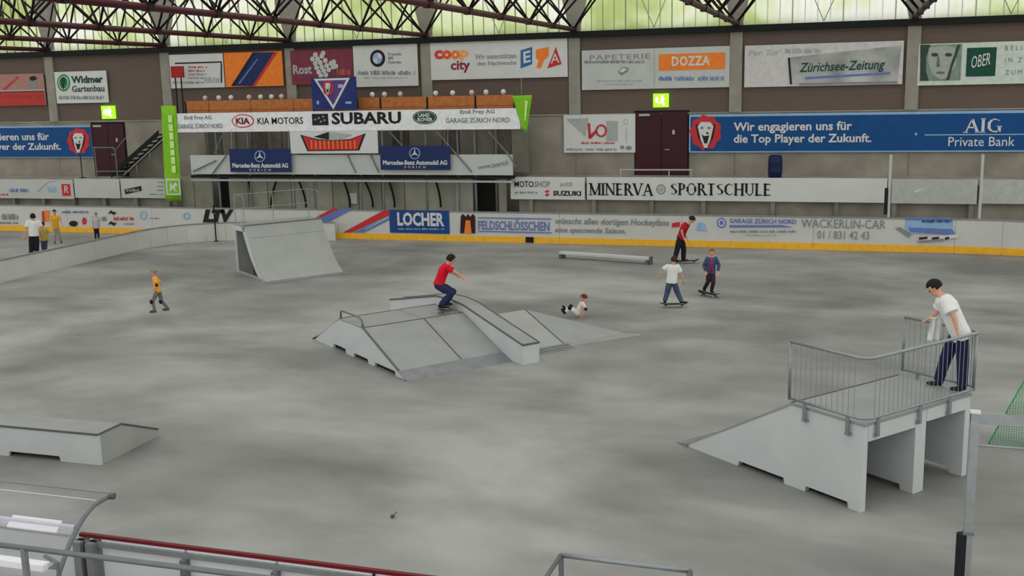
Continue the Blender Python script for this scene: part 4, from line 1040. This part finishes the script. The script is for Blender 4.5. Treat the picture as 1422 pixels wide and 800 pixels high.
def remesh(bm, voxel, it=3):
    bmesh.ops.recalc_face_normals(bm, faces=bm.faces[:])
    me = bpy.data.meshes.new('tmp'); bm.to_mesh(me); bm.free()
    o = bpy.data.objects.new('tmp', me); COL.objects.link(o)
    r = o.modifiers.new('r', 'REMESH'); r.mode = 'VOXEL'; r.voxel_size = voxel; r.use_smooth_shade = True
    s = o.modifiers.new('s', 'SMOOTH'); s.factor = .5; s.iterations = it
    dg = bpy.context.evaluated_depsgraph_get(); dg.update()
    out = bpy.data.meshes.new_from_object(o.evaluated_get(dg))
    bpy.data.objects.remove(o); bpy.data.meshes.remove(me)
    for p in out.polygons: p.use_smooth = True
    return out
def mobj(name, me, m, parent):
    me.name = name; me.materials.clear(); me.materials.append(m)
    o = bpy.data.objects.new(name, me); COL.objects.link(o); setparent(o, parent); return o
M_SKIN = mat('skin', (196, 146, 122), rough=.6, gain=1.25, var=.04); M_HAIR = mat('dark_hair', (30, 24, 22), rough=.7); M_HAIRB = mat('brown_hair', (58, 40, 30), rough=.7)
M_EYE = mat('eye_dark', (26, 22, 22), rough=.3); M_LIP = mat('lip', (150, 84, 76), rough=.5)
M_SHOE = mat('dark_shoe', (34, 32, 34), rough=.6); M_SOLE = mat('shoe_sole', (150, 150, 148), rough=.6); M_PAD = mat('black_pad', (16, 16, 18), rough=.5)

def person(label, gpx, gz, J, height, face, shirt, trousers, sleeve='short', hair=M_HAIR, helmet=None, pads=False, shoe=M_SHOE, stand=0.0, feet=None, vox=.012, headtilt=0.0, seated=False, open_front=None, baggy=1.0, hem=.0, group=None):
    s = height/1.75
    g = G(*gpx, gz)
    h = Vector((g.x, g.y, 0)).normalized(); r = Vector((h.y, -h.x, 0)); up = Vector((0, 0, 1))
    def jp(px, py, off=0.0):
        d = ray(px, py); return CO + d*(((g-CO).dot(h)+off)/d.dot(h))
    j = {k: jp(*v) for k, v in J.items()}
    if not seated:
        for k in ('anL', 'anR'):
            j[k].z = gz+stand+.085*s+(J[k][3] if len(J[k]) > 3 else 0) if False else gz+stand+.085*s
    t = thing('person', (g.x, g.y, gz), label, 'person', group)
    fa = math.radians(face); fdir = (r*math.cos(fa)+h*math.sin(fa)).normalized()
    lat = j['shR']-j['shL']; 
    sp = (j['neck']-j['pelvis']).normalized()
    lat = (lat - sp*lat.dot(sp)).normalized(); fw = sp.cross(lat).normalized()
    if fw.dot(fdir) < 0 and abs(fw.dot(fdir)) > .2: fw = -fw
    hx = (j['hipR']-j['hipL']).normalized()
    # ---- body: one continuous skin
    bm = bmesh.new()
    nk, ch, pv = j['neck'], j['chest'], j['pelvis']
    def torso(b, e, top=True, low=-.03):
        rows = [(pv+sp*(low*s), lat, fw, (.155+e)*s, (.115+e)*s), (pv+sp*.08*s, lat, fw, (.155+e)*s, (.115+e)*s),
                (pv.lerp(ch, .55), lat, fw, (.145+e*1.2)*s, (.108+e*1.1)*s), (ch, lat, fw, (.168+e)*s, (.118+e)*s),
                (ch.lerp(nk, .62), lat, fw, (.165+e)*s, (.098+e)*s), (ch.lerp(nk, .92), lat, fw, (.095+e*.6)*s, (.072+e*.5)*s)]
        loft(b, rows)
    torso(bm, -.012)
    hd = j['head']
    hd = nk+(hd-nk)*.84
    hup = (hd-nk).normalized()*.6+up*.4; hup.normalize()
    hf = (fdir - hup*fdir.dot(hup)).normalized()
    hf = (hf*math.cos(headtilt) - hup*math.sin(headtilt)).normalized(); hup = hf.cross(hup).cross(hf).normalized(); hr = hf.cross(hup)
    limb(bm, [nk-sp*.05*s, nk.lerp(hd, .55)], [.062*s, .052*s])
    rot = Matrix((hr, hf, hup)).transposed()
    ball(bm, hd+hup*.025*s, .107*s, (.77, .95, 1.0), rot); ball(bm, hd+hf*.02*s-hup*.05*s, .08*s, (.78, .95, .95), rot)
    ball(bm, hd+hf*.103*s-hup*.02*s, .018*s, (.8, 1.1, 1.4), rot)
    for q in (-1, 1): ball(bm, hd+hr*(q*.083*s)-hup*.01*s, .028*s, (.35, .75, 1.1), rot)
    for S in ('R', 'L'):
        a, e, w = j['sh'+S], j['el'+S], j['wr'+S]
        limb(bm, [a, a.lerp(e, .5), e, e.lerp(w, .35), w], [.052*s, .046*s, .039*s, .037*s, .027*s])
        dd = (w-e).normalized(); sd = dd.cross(fw)
        if sd.length < .2: sd = dd.cross(lat)
        sd.normalize(); nn = sd.cross(dd).normalized()
        ball(bm, w+dd*.048*s, .045*s, (.45, 1.05, 1.0), Matrix((nn, dd, sd)).transposed())
        for k, (o_, L) in enumerate(((-.030, .062), (-.010, .074), (.011, .070), (.031, .054))):
            b0 = w+dd*.078*s+sd*o_*s*1.1; b1 = b0+dd*L*.55*s+nn*.006*s; b2 = b1+dd*L*.38*s+nn*.026*s
            limb(bm, [b0-dd*.02*s, b1, b2], [.0105*s, .0095*s, .0085*s])
        b0 = w+dd*.03*s-sd*.035*s; limb(bm, [b0, b0+dd*.035*s-sd*.026*s+nn*.012*s, b0+dd*.066*s-sd*.03*s+nn*.022*s], [.013*s, .0115*s, .010*s])
        hp, kn, an = j['hip'+S], j['kn'+S], j['an'+S]
        limb(bm, [hp, hp.lerp(kn, .5), kn, kn.lerp(an, .35), an], [.078*s, .066*s, .050*s, .050*s, .036*s])
    body = mobj('body', remesh(bm, vox*.85, 2), M_SKIN, t)
    # face
    for q in (-1, 1):
        b = bmesh.new(); ball(b, hd+hf*.094*s+hr*(q*.034*s)+hup*.012*s, .0125*s, u=8, v=6); obj('eye', b, M_EYE, t, True)
    b = bmesh.new(); ball(b, hd+hf*.094*s-hup*.062*s, .02*s, (1.1, .4, .32), rot, 10, 6); obj('mouth', b, M_LIP, t, True)
    # ---- shirt
    bm = bmesh.new(); e = .012*baggy
    torso(bm, e+.004, low=-.05-hem)
    cut = {'short': .62, 'long': 1.0}[sleeve]
    for S in ('R', 'L'):
        a, el, w = j['sh'+S], j['el'+S], j['wr'+S]
        if sleeve == 'short': limb(bm, [a, a.lerp(el, cut*1.15)], [(.062+e)*s, (.056+e*1.6)*s], (True, False))
        else: limb(bm, [a, a.lerp(el, .5), el, el.lerp(w, .92)], [(.06+e)*s, (.054+e)*s, (.050+e)*s, (.040+e)*s], (True, False))
    mobj('shirt' if sleeve == 'short' else 'jacket', remesh(bm, vox, 3), shirt, t)
    if open_front:
        b = bmesh.new(); rows = [(pv+fw*.06*s+sp*.0*s, lat, fw, .085*s, .09*s), (ch+fw*.06*s, lat, fw, .08*s, .092*s), (ch.lerp(nk, .7)+fw*.04*s, lat, fw, .07*s, .075*s)]
        loft(b, rows); obj('undershirt', b, open_front, t, True)
    # ---- trousers
    bm = bmesh.new()
    tb = min(baggy, 1.7)
    loft(bm, [(pv-sp*.06*s, hx, fw, .14*s, .112*s), (pv+sp*.09*s, lat, fw, .155*s, .115*s)])
    for S in ('R', 'L'):
        hp, kn, an = j['hip'+S], j['kn'+S], j['an'+S]
        limb(bm, [hp, hp.lerp(kn, .5), kn, kn.lerp(an, .5), kn.lerp(an, .97)], [.096*s, .084*s*(.6+.4*tb), .070*s*(.5+.5*tb), .064*s*(.5+.5*tb), .060*s*(.5+.5*tb)], (True, False))
    mobj('trousers', remesh(bm, vox, 3), trousers, t)
    # ---- shoes
    for S in ('R', 'L'):
        an = j['an'+S]
        if seated:
            sd = (an-j['kn'+S]).normalized(); tz = (up*.9 - sd*.1); toe = (tz - sd*tz.dot(sd)).normalized(); nz = -sd
        else:
            fa2 = math.radians(feet[0 if S == 'L' else 1]) if feet else fa
            toe = (r*math.cos(fa2)+h*math.sin(fa2)).normalized(); nz = up
        sdv = toe.cross(nz); c = an - nz*.085*s
        bm = bmesh.new()
        m3 = Matrix((sdv, toe, nz)).transposed()
        ball(bm, c+toe*.06*s+nz*.045*s, .05*s, (.85, 2.6, .85), m3); ball(bm, c+nz*.075*s-toe*.02*s, .052*s, (.9, 1.05, 1.0), m3)
        sh = mobj('shoe', remesh(bm, .01, 2), shoe, t)
        b = bmesh.new(); pts = []
        for k in range(14):
            a = 2*PI*k/14; pts.append(c+toe*(.06+.135*math.cos(a))*s+sdv*(.046*math.sin(a)*(1 if math.cos(a) > -.2 else .85))*s)
        prism(b, pts, nz*.018*s); setp = obj('sole', b, M_SOLE if shoe is M_SHOE else M_PAD, sh)
        if pads == 'skates':
            for k in range(4):
                wc = c+toe*(-.05+.07*k)*s-nz*.012*s
                b = bmesh.new(); tube(b, [wc-sdv*.012*s, wc+sdv*.012*s], .02*s, 10); obj('wheel', b, M_PAD, sh)
    if pads:
        for S in ('R', 'L'):
            kn = j['kn'+S]; d = (j['an'+S]-j['hip'+S]).normalized(); o_ = (kn-(j['hip'+S]+j['an'+S])/2)
            o_ = (o_.normalized() if o_.length > .02 else fdir)
            b = bmesh.new(); ball(b, kn+o_*.035*s, .085*s, (1, 1, 1.15)); obj('knee_pad', b, M_PAD, t, True)
        b = bmesh.new(); ball(b, j['elR'], .065*s); obj('elbow_pad', b, M_PAD, t, True)
    # ---- hair or helmet
    b = bmesh.new()
    R = (.129 if not helmet else .150)*s
    ball(b, Vector((0, 0, 0)), R, (.80, .98, 1.0), None, 20, 14)
    kill = [v for v in b.verts if (v.co.z < .30*R and v.co.y > .52*R) or v.co.z < (-.62*R if not helmet else -.10*R) or (v.co.z < -.12*R and v.co.y > .05*R)]
    bmesh.ops.delete(b, geom=kill, context='VERTS')
    rr = bmesh.ops.extrude_face_region(b, geom=b.faces[:])
    for v in [v for v in rr['geom'] if isinstance(v, bmesh.types.BMVert)]: v.co *= .86
    if not helmet:
        rn = random.Random(3)
        for v in b.verts: v.co *= 1+rn.uniform(-.035, .035)
    bmesh.ops.transform(b, matrix=Matrix.Translation(hd+hup*.022*s-hf*.010*s) @ rot.to_4x4(), verts=b.verts)
    ho = obj('helmet' if helmet else 'hair', b, helmet or hair, t, True)
    if helmet:
        b = bmesh.new(); prism(b, [hd+hup*.06*s+hf*(.095+.05*math.sin(a))*s+hr*(.085*math.cos(a))*s for a in [PI*k/8 for k in range(9)]], hup*.012*s); obj('peak', b, helmet, ho)
        for q in (-1, 1):
            b = bmesh.new(); tube(b, [hd+hr*(q*.088*s)+hup*.03*s, hd+hr*(q*.07*s)-hup*.06*s+hf*.02*s, hd-hup*.125*s+hf*.05*s], .006*s, 6); obj('strap', b, M_PAD, ho)
    return t, g, r, h

def skateboard(label, c, ang_vec, z=0.0, deckm=None):
    d = Vector(ang_vec).normalized(); w = Vector((-d.y, d.x, 0))
    c = Vector(c)
    t = thing('skateboard', (c.x, c.y, z), label, 'skateboard')
    bm = bmesh.new(); top = []; rows = []
    for k in range(13):
        a = -1+2*k/12; x = a*.40; lift = max(0, abs(a)-.68)/.32*.05; wd = .10*math.sqrt(max(0.04, 1-max(0, (abs(a)-.7)/.3)**2*.96))
        rows.append((x, .095+lift, wd))
    g = []
    for x, zz, wd in rows:
        g.append([bm.verts.new(c+d*x+w*s_*wd+Vector((0, 0, zz+dz))) for s_, dz in ((-1, 0), (1, 0), (1, .012), (-1, .012))])
    for a, b in zip(g, g[1:]):
        for k in range(4): bm.faces.new((a[k], a[(k+1) % 4], b[(k+1) % 4], b[k]))
    bm.faces.new(g[0]); bm.faces.new(g[-1][::-1])
    obj('deck', bm, deckm or M_PAD, t)
    for sx in (-.23, .23):
        tr = obj('truck', TB([c+d*sx+w*-.085+Vector((0, 0, .035)), c+d*sx+w*.085+Vector((0, 0, .035))], .012, 6), M_STEELD, t)
        obj('truck_hanger', PR([c+d*(sx-.03)-w*.03+Vector((0, 0, .04)), c+d*(sx+.03)-w*.03+Vector((0, 0, .04)), c+d*(sx+.03)+w*.03+Vector((0, 0, .04)), c+d*(sx-.03)+w*.03+Vector((0, 0, .04))], (0, 0, .056)), M_STEELD, tr)
        for sy in (-.085, .085):
            obj('wheel', TB([c+d*sx+w*(sy-.018)+Vector((0, 0, .028)), c+d*sx+w*(sy+.018)+Vector((0, 0, .028))], .028, 12), M_SOLE, t)
    return t

Wsh = mat('shirt_white', (232, 232, 228), rough=.8, gain=1.0, var=.03)
Rsh = V('shirt_red', (192, 16, 34), rough=.8, gain=1.3); Dred = V('shirt_dark_red', (160, 18, 30), rough=.8, gain=1.3)
JN = V('jeans_dark_blue', (30, 38, 66), rough=.9); JNg = V('jeans_slate', (54, 70, 88), rough=.9); BLK = V('trousers_black', (26, 25, 28), rough=.9)
JN2 = V('jeans_navy', (24, 28, 58), rough=.9)
# man on the platform
person('person in loose white shirt and dark blue jeans leaning on the platform railing', (1320, 541), ZD,
  dict(head=(1297, 398, .02), neck=(1306, 410, 0), chest=(1316, 424, 0), pelvis=(1333, 461, 0), shL=(1313, 418, -.19), elL=(1325, 441, -.31), wrL=(1329, 459, -.33),
       shR=(1310, 416, .19), elR=(1303, 433, .26), wrR=(1292, 441, .24), hipL=(1336, 465, -.09), knL=(1337, 501, -.08), anL=(1336, 537, -.10), hipR=(1327, 466, .10), knR=(1312, 501, .12), anR=(1303, 534, .12)),
  1.74, 180, Wsh, JN2, vox=.010, headtilt=.35, baggy=3.0, hem=.07)
# a white cloth held on the far rail
c0 = P(.50, WD-.10, 0)
def drape(name, top, bot, wdt, m, label, cat):
    t = thing(name, ((top+bot)/2)*1, label, cat)
    bm = bmesh.new(); g = []
    rr = Vector((CR.x, CR.y, 0)).normalized(); hh = Vector((-rr.y, rr.x, 0))
    for jx in range(9):
        row = []
        for i in range(9):
            a = i/8-.5; b = jx/8
            p = top.lerp(bot, b)+rr*(a*wdt*(.8+.35*b))+hh*(.03*math.sin(a*14+b*2))
            row.append(bm.verts.new(p))
        g.append(row)
    for jx in range(8):
        for i in range(8): bm.faces.new((g[jx][i], g[jx][i+1], g[jx+1][i+1], g[jx+1][i]))
    rr2 = bmesh.ops.extrude_face_region(bm, geom=bm.faces[:]); bmesh.ops.translate(bm, verts=[v for v in rr2['geom'] if isinstance(v, bmesh.types.BMVert)], vec=hh*.015)
    obj('cloth', bm, m, t, True)
    obj('folded_edge', TB([top-rr*wdt*.42+hh*.008, top+rr*wdt*.42+hh*.008], .018, 8), m, t, True)
    return t
gp = G(1320, 541, ZD); hh = Vector((gp.x, gp.y, 0)).normalized()
def at_depth(px, py, g, off):
    d = ray(px, py); h = Vector((g.x, g.y, 0)).normalized(); return CO+d*(((g-CO).dot(h)+off)/d.dot(h))
drape('white_cloth', at_depth(1300, 442, gp, .20), at_depth(1299, 474, gp, .14), .21, Wsh, 'white cloth hanging from the hand of the person on the platform', 'cloth')

# skater in red on the funbox
ZF = .80
person('person in red shirt and dark jeans crouching on a skateboard on the funbox', (614, 433), ZF,
  dict(head=(627, 359.5, 0), neck=(622.5, 366, 0), chest=(616.5, 375, 0), pelvis=(609, 395, 0), shR=(621, 371, -.17), elR=(632, 378, -.22), wrR=(642, 385, -.15),
       shL=(619, 370, .17), elL=(627, 377, .30), wrL=(634, 382, .42), hipR=(608, 397, -.09), knR=(626, 407, -.12), anR=(612, 425, -.16), hipL=(611, 396, .10), knL=(629, 405, .14), anL=(619, 425, .17)),
  1.66, 20, Rsh, JN, stand=.107, feet=(10, -10), hair=M_HAIR, baggy=1.7)
gf = G(614, 433, ZF); 
rr_ = Vector((gf.y, -gf.x, 0)).normalized(); hh_ = Vector((gf.x, gf.y, 0)).normalized()
skateboard('dark skateboard under the crouching person in red', gf+rr_*.06, hh_*.9+rr_*.25, ZF, V('deck_dark_red', (60, 28, 34)))
# fix: board height is measured from the funbox deck
# red man far back
person('person in dark red shirt and black trousers looking down beside the far boards', (945, 364), 0,
  dict(head=(961, 304.5, 0), neck=(955.5, 310, 0), chest=(951, 314.5, 0), pelvis=(945, 330, 0), shR=(952, 312, -.18), elR=(946.5, 321.5, -.24), wrR=(949, 329.5, -.18),
       shL=(951, 311.5, .18), elL=(950, 321, .24), wrL=(953, 329, .22), hipR=(944, 331, -.09), knR=(940.5, 346, -.08), anR=(936.5, 361, -.1), hipL=(946, 331, .09), knL=(949.5, 346, .1), anL=(949, 361, .12)),
  1.78, 0, Dred, BLK, stand=.0, headtilt=.5, baggy=1.7, feet=(0, 0))
g0 = G(955, 366); skateboard('dark skateboard on the floor at the feet of the person in black trousers', g0, (CR.x, CR.y, 0))
# boy in white T-shirt
person('young person in white T-shirt and slate jeans seen from behind, arms out, on a skateboard', (934, 427), 0,
  dict(head=(936, 360, 0), neck=(935, 367, 0), chest=(934, 373.5, 0), pelvis=(932.8, 391, 0), shL=(927, 370, 0), elL=(919.5, 375.5, .02), wrL=(917, 383, .05),
       shR=(941, 370, 0), elR=(946, 380.5, .03), wrR=(949, 390, .08), hipL=(929.6, 393, 0), knL=(926.5, 407, .05), anL=(923, 422, 0), hipR=(936.4, 393, 0), knR=(941, 407, .05), anR=(946.5, 422, 0)),
  1.48, 85, Wsh, JNg, stand=.107, feet=(80, 20), hair=M_HAIRB, baggy=1.6)
g0 = G(936, 427); skateboard('dark skateboard under the young person in slate jeans', g0, (CR.x, CR.y, 0))
# boy in blue jacket
person('young person in open blue jacket, magenta shirt and reddish cap rolling on a skateboard', (985, 411), 0,
  dict(head=(988.5, 350, 0), neck=(988.2, 356.5, 0), chest=(988, 363, 0), pelvis=(987, 378, 0), shL=(982.5, 359, 0), elL=(977.5, 368, 0), wrL=(979.5, 377, -.06),
       shR=(994, 359, 0), elR=(998.5, 368, 0), wrR=(997, 377, -.06), hipL=(984.3, 380, 0), knL=(983, 392, -.05), anL=(977.5, 405, .12), hipR=(989.7, 380, 0), knR=(990.5, 393, -.08), anR=(988, 407, -.05)),
  1.40, 270, V('jacket_blue', (52, 62, 92)), V('trousers_dark_plum', (38, 24, 32)), sleeve='long', stand=.107, feet=(290, 300), hair=V('cap_reddish', (120, 50, 44)), open_front=V('shirt_magenta', (128, 34, 72)), baggy=1.3)
g0 = G(984.5, 412); r0 = Vector((g0.y, -g0.x, 0)).normalized(); h0 = Vector((g0.x, g0.y, 0)).normalized(); skateboard('dark skateboard under the young person in the blue jacket', g0, r0*.75-h0*.6)
# fallen child
person('child with dark red helmet and black pads sitting fallen on the floor, legs forward', (799, 441), 0,
  dict(head=(810.5, 413, 0), neck=(809.5, 419.5, 0), chest=(808, 424, 0), pelvis=(802.5, 434.5, 0), shR=(809.5, 422, -.14), elR=(813.5, 429.5, -.22), wrR=(808.5, 438, -.24),
       shL=(809, 421.5, .14), elL=(812, 428, .25), wrL=(811, 434.5, .32), hipR=(801.5, 435.5, -.07), knR=(791.5, 429, -.12), anR=(785, 433, -.12), hipL=(802, 434.5, .07), knL=(793, 427, .12), anL=(786, 429.5, .14)),
  1.22, 170, mat('shirt_cream', (226, 216, 204), rough=.8), V('trousers_pale', (186, 178, 176)), helmet=V('helmet_dark_red', (92, 24, 34)), pads='skates', shoe=M_PAD, seated=True)
# child in orange
person('child in orange top, helmet and black knee pads striding on skates', (219, 433), 0,
  dict(head=(213.5, 378, 0), neck=(214.5, 384, 0), chest=(216.5, 390, 0), pelvis=(219, 404, 0), shR=(216, 387, -.13), elR=(217.5, 396, -.2), wrR=(213.5, 401, -.2),
       shL=(217, 387, .13), elL=(223, 394, .2), wrL=(221, 402, .2), hipR=(217.5, 406, -.07), knR=(212, 419, -.08), anR=(214.5, 430, -.08), hipL=(221, 406, .07), knL=(224.5, 418, .08), anL=(232.5, 430, .1)),
  1.30, 180, V('top_orange', (214, 140, 52)), V('trousers_grey', (96, 94, 92)), helmet=V('helmet_olive', (120, 112, 92)), pads='skates', shoe=V('skate_boot_grey', (90, 86, 84)), stand=.02)
# group beyond the divider
person('person in white shirt and black trousers standing with back turned beyond the low divider', (47, 361), 0,
  dict(head=(45.5, 300.5, 0), neck=(46, 306, 0), chest=(46.5, 311, 0), pelvis=(47, 326, 0), shL=(39.5, 308, 0), elL=(36, 318, 0), wrL=(34.3, 328, .03),
       shR=(53.5, 308, 0), elR=(58, 317, 0), wrR=(58.5, 326, .1), hipL=(43.8, 328, 0), knL=(43.5, 343, .02), anL=(43.5, 358, 0), hipR=(50.3, 328, 0), knR=(51, 343, .02), anR=(51.5, 358, 0)),
  1.78, 90, Wsh, BLK, baggy=1.6)
person('small person in dull yellow top half hidden beside the person in black trousers', (62, 357), 0,
  dict(head=(59.3, 311, 0), neck=(60, 316, 0), chest=(60.5, 320, 0), pelvis=(61, 333, 0), shL=(56.5, 318, 0), elL=(55, 325, 0), wrL=(55.5, 332, 0),
       shR=(65, 318, 0), elR=(67, 325, 0), wrR=(66.5, 332, 0), hipL=(59, 334, 0), knL=(59.2, 344, 0), anL=(59.5, 354, 0), hipR=(63.5, 334, 0), knR=(63.8, 344, 0), anR=(64, 354, 0)),
  1.30, 80, V('top_dull_yellow', (150, 140, 60)), V('trousers_purple_grey', (62, 54, 84)))
person('person in mustard yellow top leaning forward in front of the far boards', (80, 338), 0,
  dict(head=(75.5, 294, -.05), neck=(76, 299, 0), chest=(76.5, 303, 0), pelvis=(77.5, 316, .05), shL=(71.5, 300.5, 0), elL=(69.5, 308, -.08), wrL=(72, 314, -.15),
       shR=(81.5, 300.5, 0), elR=(84.5, 307, -.05), wrR=(86, 313, -.1), hipL=(75.5, 318, .05), knL=(76.5, 327, 0), anL=(76, 336, 0), hipR=(80, 318, .05), knR=(82.5, 327, 0), anR=(85, 336, .05)),
  1.40, 270, V('top_mustard', (190, 140, 30)), V('trousers_stone', (128, 118, 110)))
person('child in pale grey top and black trousers standing near the divider corner', (134, 335), 0,
  dict(head=(133, 296.5, 0), neck=(133, 301.5, 0), chest=(133, 305, 0), pelvis=(133.5, 316, 0), shL=(129.5, 303, 0), elL=(128.5, 309, 0), wrL=(129, 315, 0),
       shR=(137, 303, 0), elR=(138.5, 309, 0), wrR=(138, 315, 0), hipL=(132, 317.5, 0), knL=(132.5, 325, 0), anL=(133, 333, 0), hipR=(135.5, 317.5, 0), knR=(136.5, 325, 0), anR=(137.5, 333, 0)),
  1.18, 100, V('top_pale_grey', (152, 150, 150)), BLK, hair=V('hair_ash', (120, 112, 104)))

# ================================================================== NEAR SIDE
YN = 9.59
t = thing('near_boards', (-4, YN, 0), 'near rink boards seen from behind with red top rail and white panels', 'rink boards')
x0 = -8.42
obj('red_top_rail', BX(x0, 4.0, YN-.01, YN+.04, 1.16, 1.20), M_CAPRED, t)
obj('steel_rail', BX(x0, 4.0, YN-.06, YN-.02, 1.08, 1.14), M_STEEL, t)
M_NP = mat('near_panel_white', (214, 216, 218), rough=.4, var=.02)
k = 0; x = x0+.30
while x < 3.8:
    obj('panel', BX(x+.02, x+1.13, YN-.02, YN+.03, .02, 1.16), M_NP, t)
    obj('post', BX(x+1.13, x+1.19, YN-.13, YN+.02, 0, 1.08), M_STEELD, t)
    x += 1.15
for a in (x0, x0+.17): obj('gate_post', BX(a, a+.10, YN-.13, YN+.05, 0, 1.14), M_PLATE, t)
obj('hinge_gap', BX(x0+.10, x0+.17, YN-.06, YN+.0, .02, 1.12), M_DARK, t)
obj('rail_joint', BX(-4.66, -4.63, YN-.055, YN-.05, 1.05, 1.20), M_DARK, t)
t = thing('bench_boards', (-11, YN, 0), 'plain pale boards of the bench bay left of the red top rail', 'rink boards')
obj('panel', BX(-16, x0-.06, YN-.02, YN+.03, .02, 1.15), M_NP, t); obj('cap', BX(-16, x0-.06, YN-.03, YN+.04, 1.15, 1.18), M_LGREY, t)

# spectator step the railings stand on
tag(obj('near_terrace', BX(-20, 12, 4.0, 9.1, 0, .6), M_CONC), kind='structure')
t = thing('foreground_handrail', (-7, 8.0, .6), 'grey tube handrail crossing in front of the near boards', 'railing')
a = W(-60, 749.5, 8.0); b = W(470, 815, 8.0)
obj('top_rail', TB([a, b], .028, 10), M_STEELD, t, True)
for px in (43, 430):
    p = a.lerp(b, (px+60)/530); obj('post', TB([p, Vector((p.x, 8.0, .6))], .035, 8), M_PLATE, t)
p = W(80, 782, 8.1); obj('elbow', TB([W(62, 772, 8.1), p, Vector((p.x, 8.1, .6))], .02, 8), M_STEELD, t)

# bench shelter: bent ribs and a clear curved sheet
XRIB = -7.8
def on_x(px, py, X=XRIB):
    d = ray(px, py); return CO+d*(X/d.x)
rib = [on_x(*q) for q in ((153, 689), (143, 694), (130, 702), (118, 716), (108, 732), (98, 752), (90, 773), (82, 796))]
rib.append(Vector((XRIB, rib[-1].y-.12, .6)))
t = thing('bench_shelter', (-10, 8.9, .6), 'curved clear bench shelter with bent grey rib and white beam', 'shelter')
obj('rib', TB(rib, .026, 8), M_STEELD, t, True); obj('rib', TB([p+Vector((-3.2, 0, 0)) for p in rib], .026, 8), M_STEELD, t, True)
bm = bmesh.new(); prev = None
for p in rib[:-1]:
    q = [bm.verts.new(p+Vector((-.02, 0, .03))), bm.verts.new(p+Vector((-5.0, 0, .03)))]
    if prev: bm.faces.new((prev[0], prev[1], q[1], q[0]))
    prev = q
bmesh.ops.solidify(bm, geom=bm.faces[:], thickness=.006)
obj('clear_sheet', bm, M_ACRYL, t, True)
obj('front_edge', TB([rib[0]+Vector((-.02, 0, .03)), rib[0]+Vector((-5, 0, .03))], .005, 6), M_STEELD, t)
obj('rib_cap', TB([rib[0], rib[0]+Vector((.05, .01, 0))], .04, 8), M_EDGE, t)
bp = rib[4]
M_BEAMW = mat('shelter_beam_white', (226, 224, 226), rough=.35, var=.02); M_BRIGHT = mat('bright_white', (252, 252, 252), rough=.3, var=.0)
obj('white_beam', BX(XRIB-5, XRIB-.03, bp.y-.03, bp.y+.0, bp.z-.05, bp.z+.02), V('beam_lilac_grey', (176, 172, 180)), t)
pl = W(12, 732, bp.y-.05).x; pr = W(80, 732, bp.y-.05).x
obj('painted_highlight', PR([(pl, bp.y-.075, bp.z-.065), (pl, bp.y+.03, bp.z+.022), (pl, bp.y+.03, bp.z+.037), (pl, bp.y-.075, bp.z-.05)], (pr-pl, 0, 0)), M_BRIGHT, t)  # skylight reflection on the shelter, built as a tilted white slab
bq = rib[7]
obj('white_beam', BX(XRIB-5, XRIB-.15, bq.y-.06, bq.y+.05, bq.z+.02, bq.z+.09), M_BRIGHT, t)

# tube railing at the lower middle
t = thing('gate_railing', (-1.8, 9.0, .6), 'short galvanised tube railing with raked ends in the lower middle', 'railing')
a = W(779, 771, 9.0); b = W(958, 793, 9.0)
obj('top_rail', TB([a, b], .024, 10), M_STEEL, t, True)
for p in (a, b): obj('post', TB([p, Vector((p.x, 9.0, .6))], .026, 8), M_STEELD, t)
for p, s_ in ((a, -1), (b, 1)): obj('raked_rail', TB([p, p+Vector((s_*.09, -1.5, -.1)), Vector((p.x+s_*.09, p.y-1.5, .6))], .022, 8), M_STEELD, t, True)

# net frame at the right
t = thing('safety_net_stand', (2, 9.3, 0), 'galvanised post and crossbars carrying the green safety net behind the near boards', 'net stand')
YP = 9.40
pt = W(1354.5, 573, YP); zt = pt.z
obj('post', BX(pt.x-.035, pt.x+.035, YP-.035, YP+.035, .0, zt), M_STEEL, t)
obj('crossbar', BX(pt.x-.035, pt.x+4.0, YP-.03, YP+.03, zt-.09, zt-.0), M_STEEL, t)
z2 = W(1395, 621, YP).z
obj('lower_bar', TB([(pt.x, YP, z2), (pt.x+4, YP, z2)], .014, 8), M_STEEL, t)
obj('top_cap', BX(pt.x-.04, pt.x+.04, YP-.04, YP+.04, zt, zt+.015), M_SIGN, t)
zc = W(1345, 738, YP).z
obj('sleeve', BX(pt.x-.045, pt.x+.045, YP-.045, YP+.045, zc-.02, zc), M_STEELD, t)
xp = W(1334, 770, YP).x
obj('black_pad', TB([(xp, YP-.01, .7), (xp, YP-.01, zc-.02)], .045, 10), M_DARK, t)
obj('second_post', BX(pt.x+3.9, pt.x+3.97, YP-.035, YP+.035, .0, zt), M_STEEL, t)
# green net slung from the lower bar up to the second post
t = thing('green_net', (pt.x+.2, YP+.05, z2), 'green safety net rising from the lower bar of the white net frame', 'net')
YNN = YP+.06
c0 = W(1371, 619, YNN); c1 = W(1421, 531, YNN); slope = (c1.z-c0.z)/(c1.x-c0.x)
bm = bmesh.new(); n = 0
xe = pt.x+3.8; ztop = c0.z+slope*(xe-c0.x)
zmax = c0.z+1.6
x = c0.x
stp = .020
while x < xe:
    zz = min(zmax, c0.z+slope*(x-c0.x))
    if zz > c0.z+.01: tube(bm, [(x, YNN, c0.z), (x, YNN, zz)], .0017, 4, False)
    x += stp
z = c0.z
while z < zmax:
    xs_ = c0.x+(z-c0.z)/slope
    if xs_ < xe: tube(bm, [(xs_, YNN, z), (xe, YNN, z)], .0017, 4, False)
    z += stp
tag(obj('mesh', bm, M_NET, t), kind='stuff')
obj('edge_rope', TB([c0, Vector((c0.x+(zmax-c0.z)/slope, YNN, zmax)), Vector((xe, YNN, zmax))], .006, 6), M_NET, t)
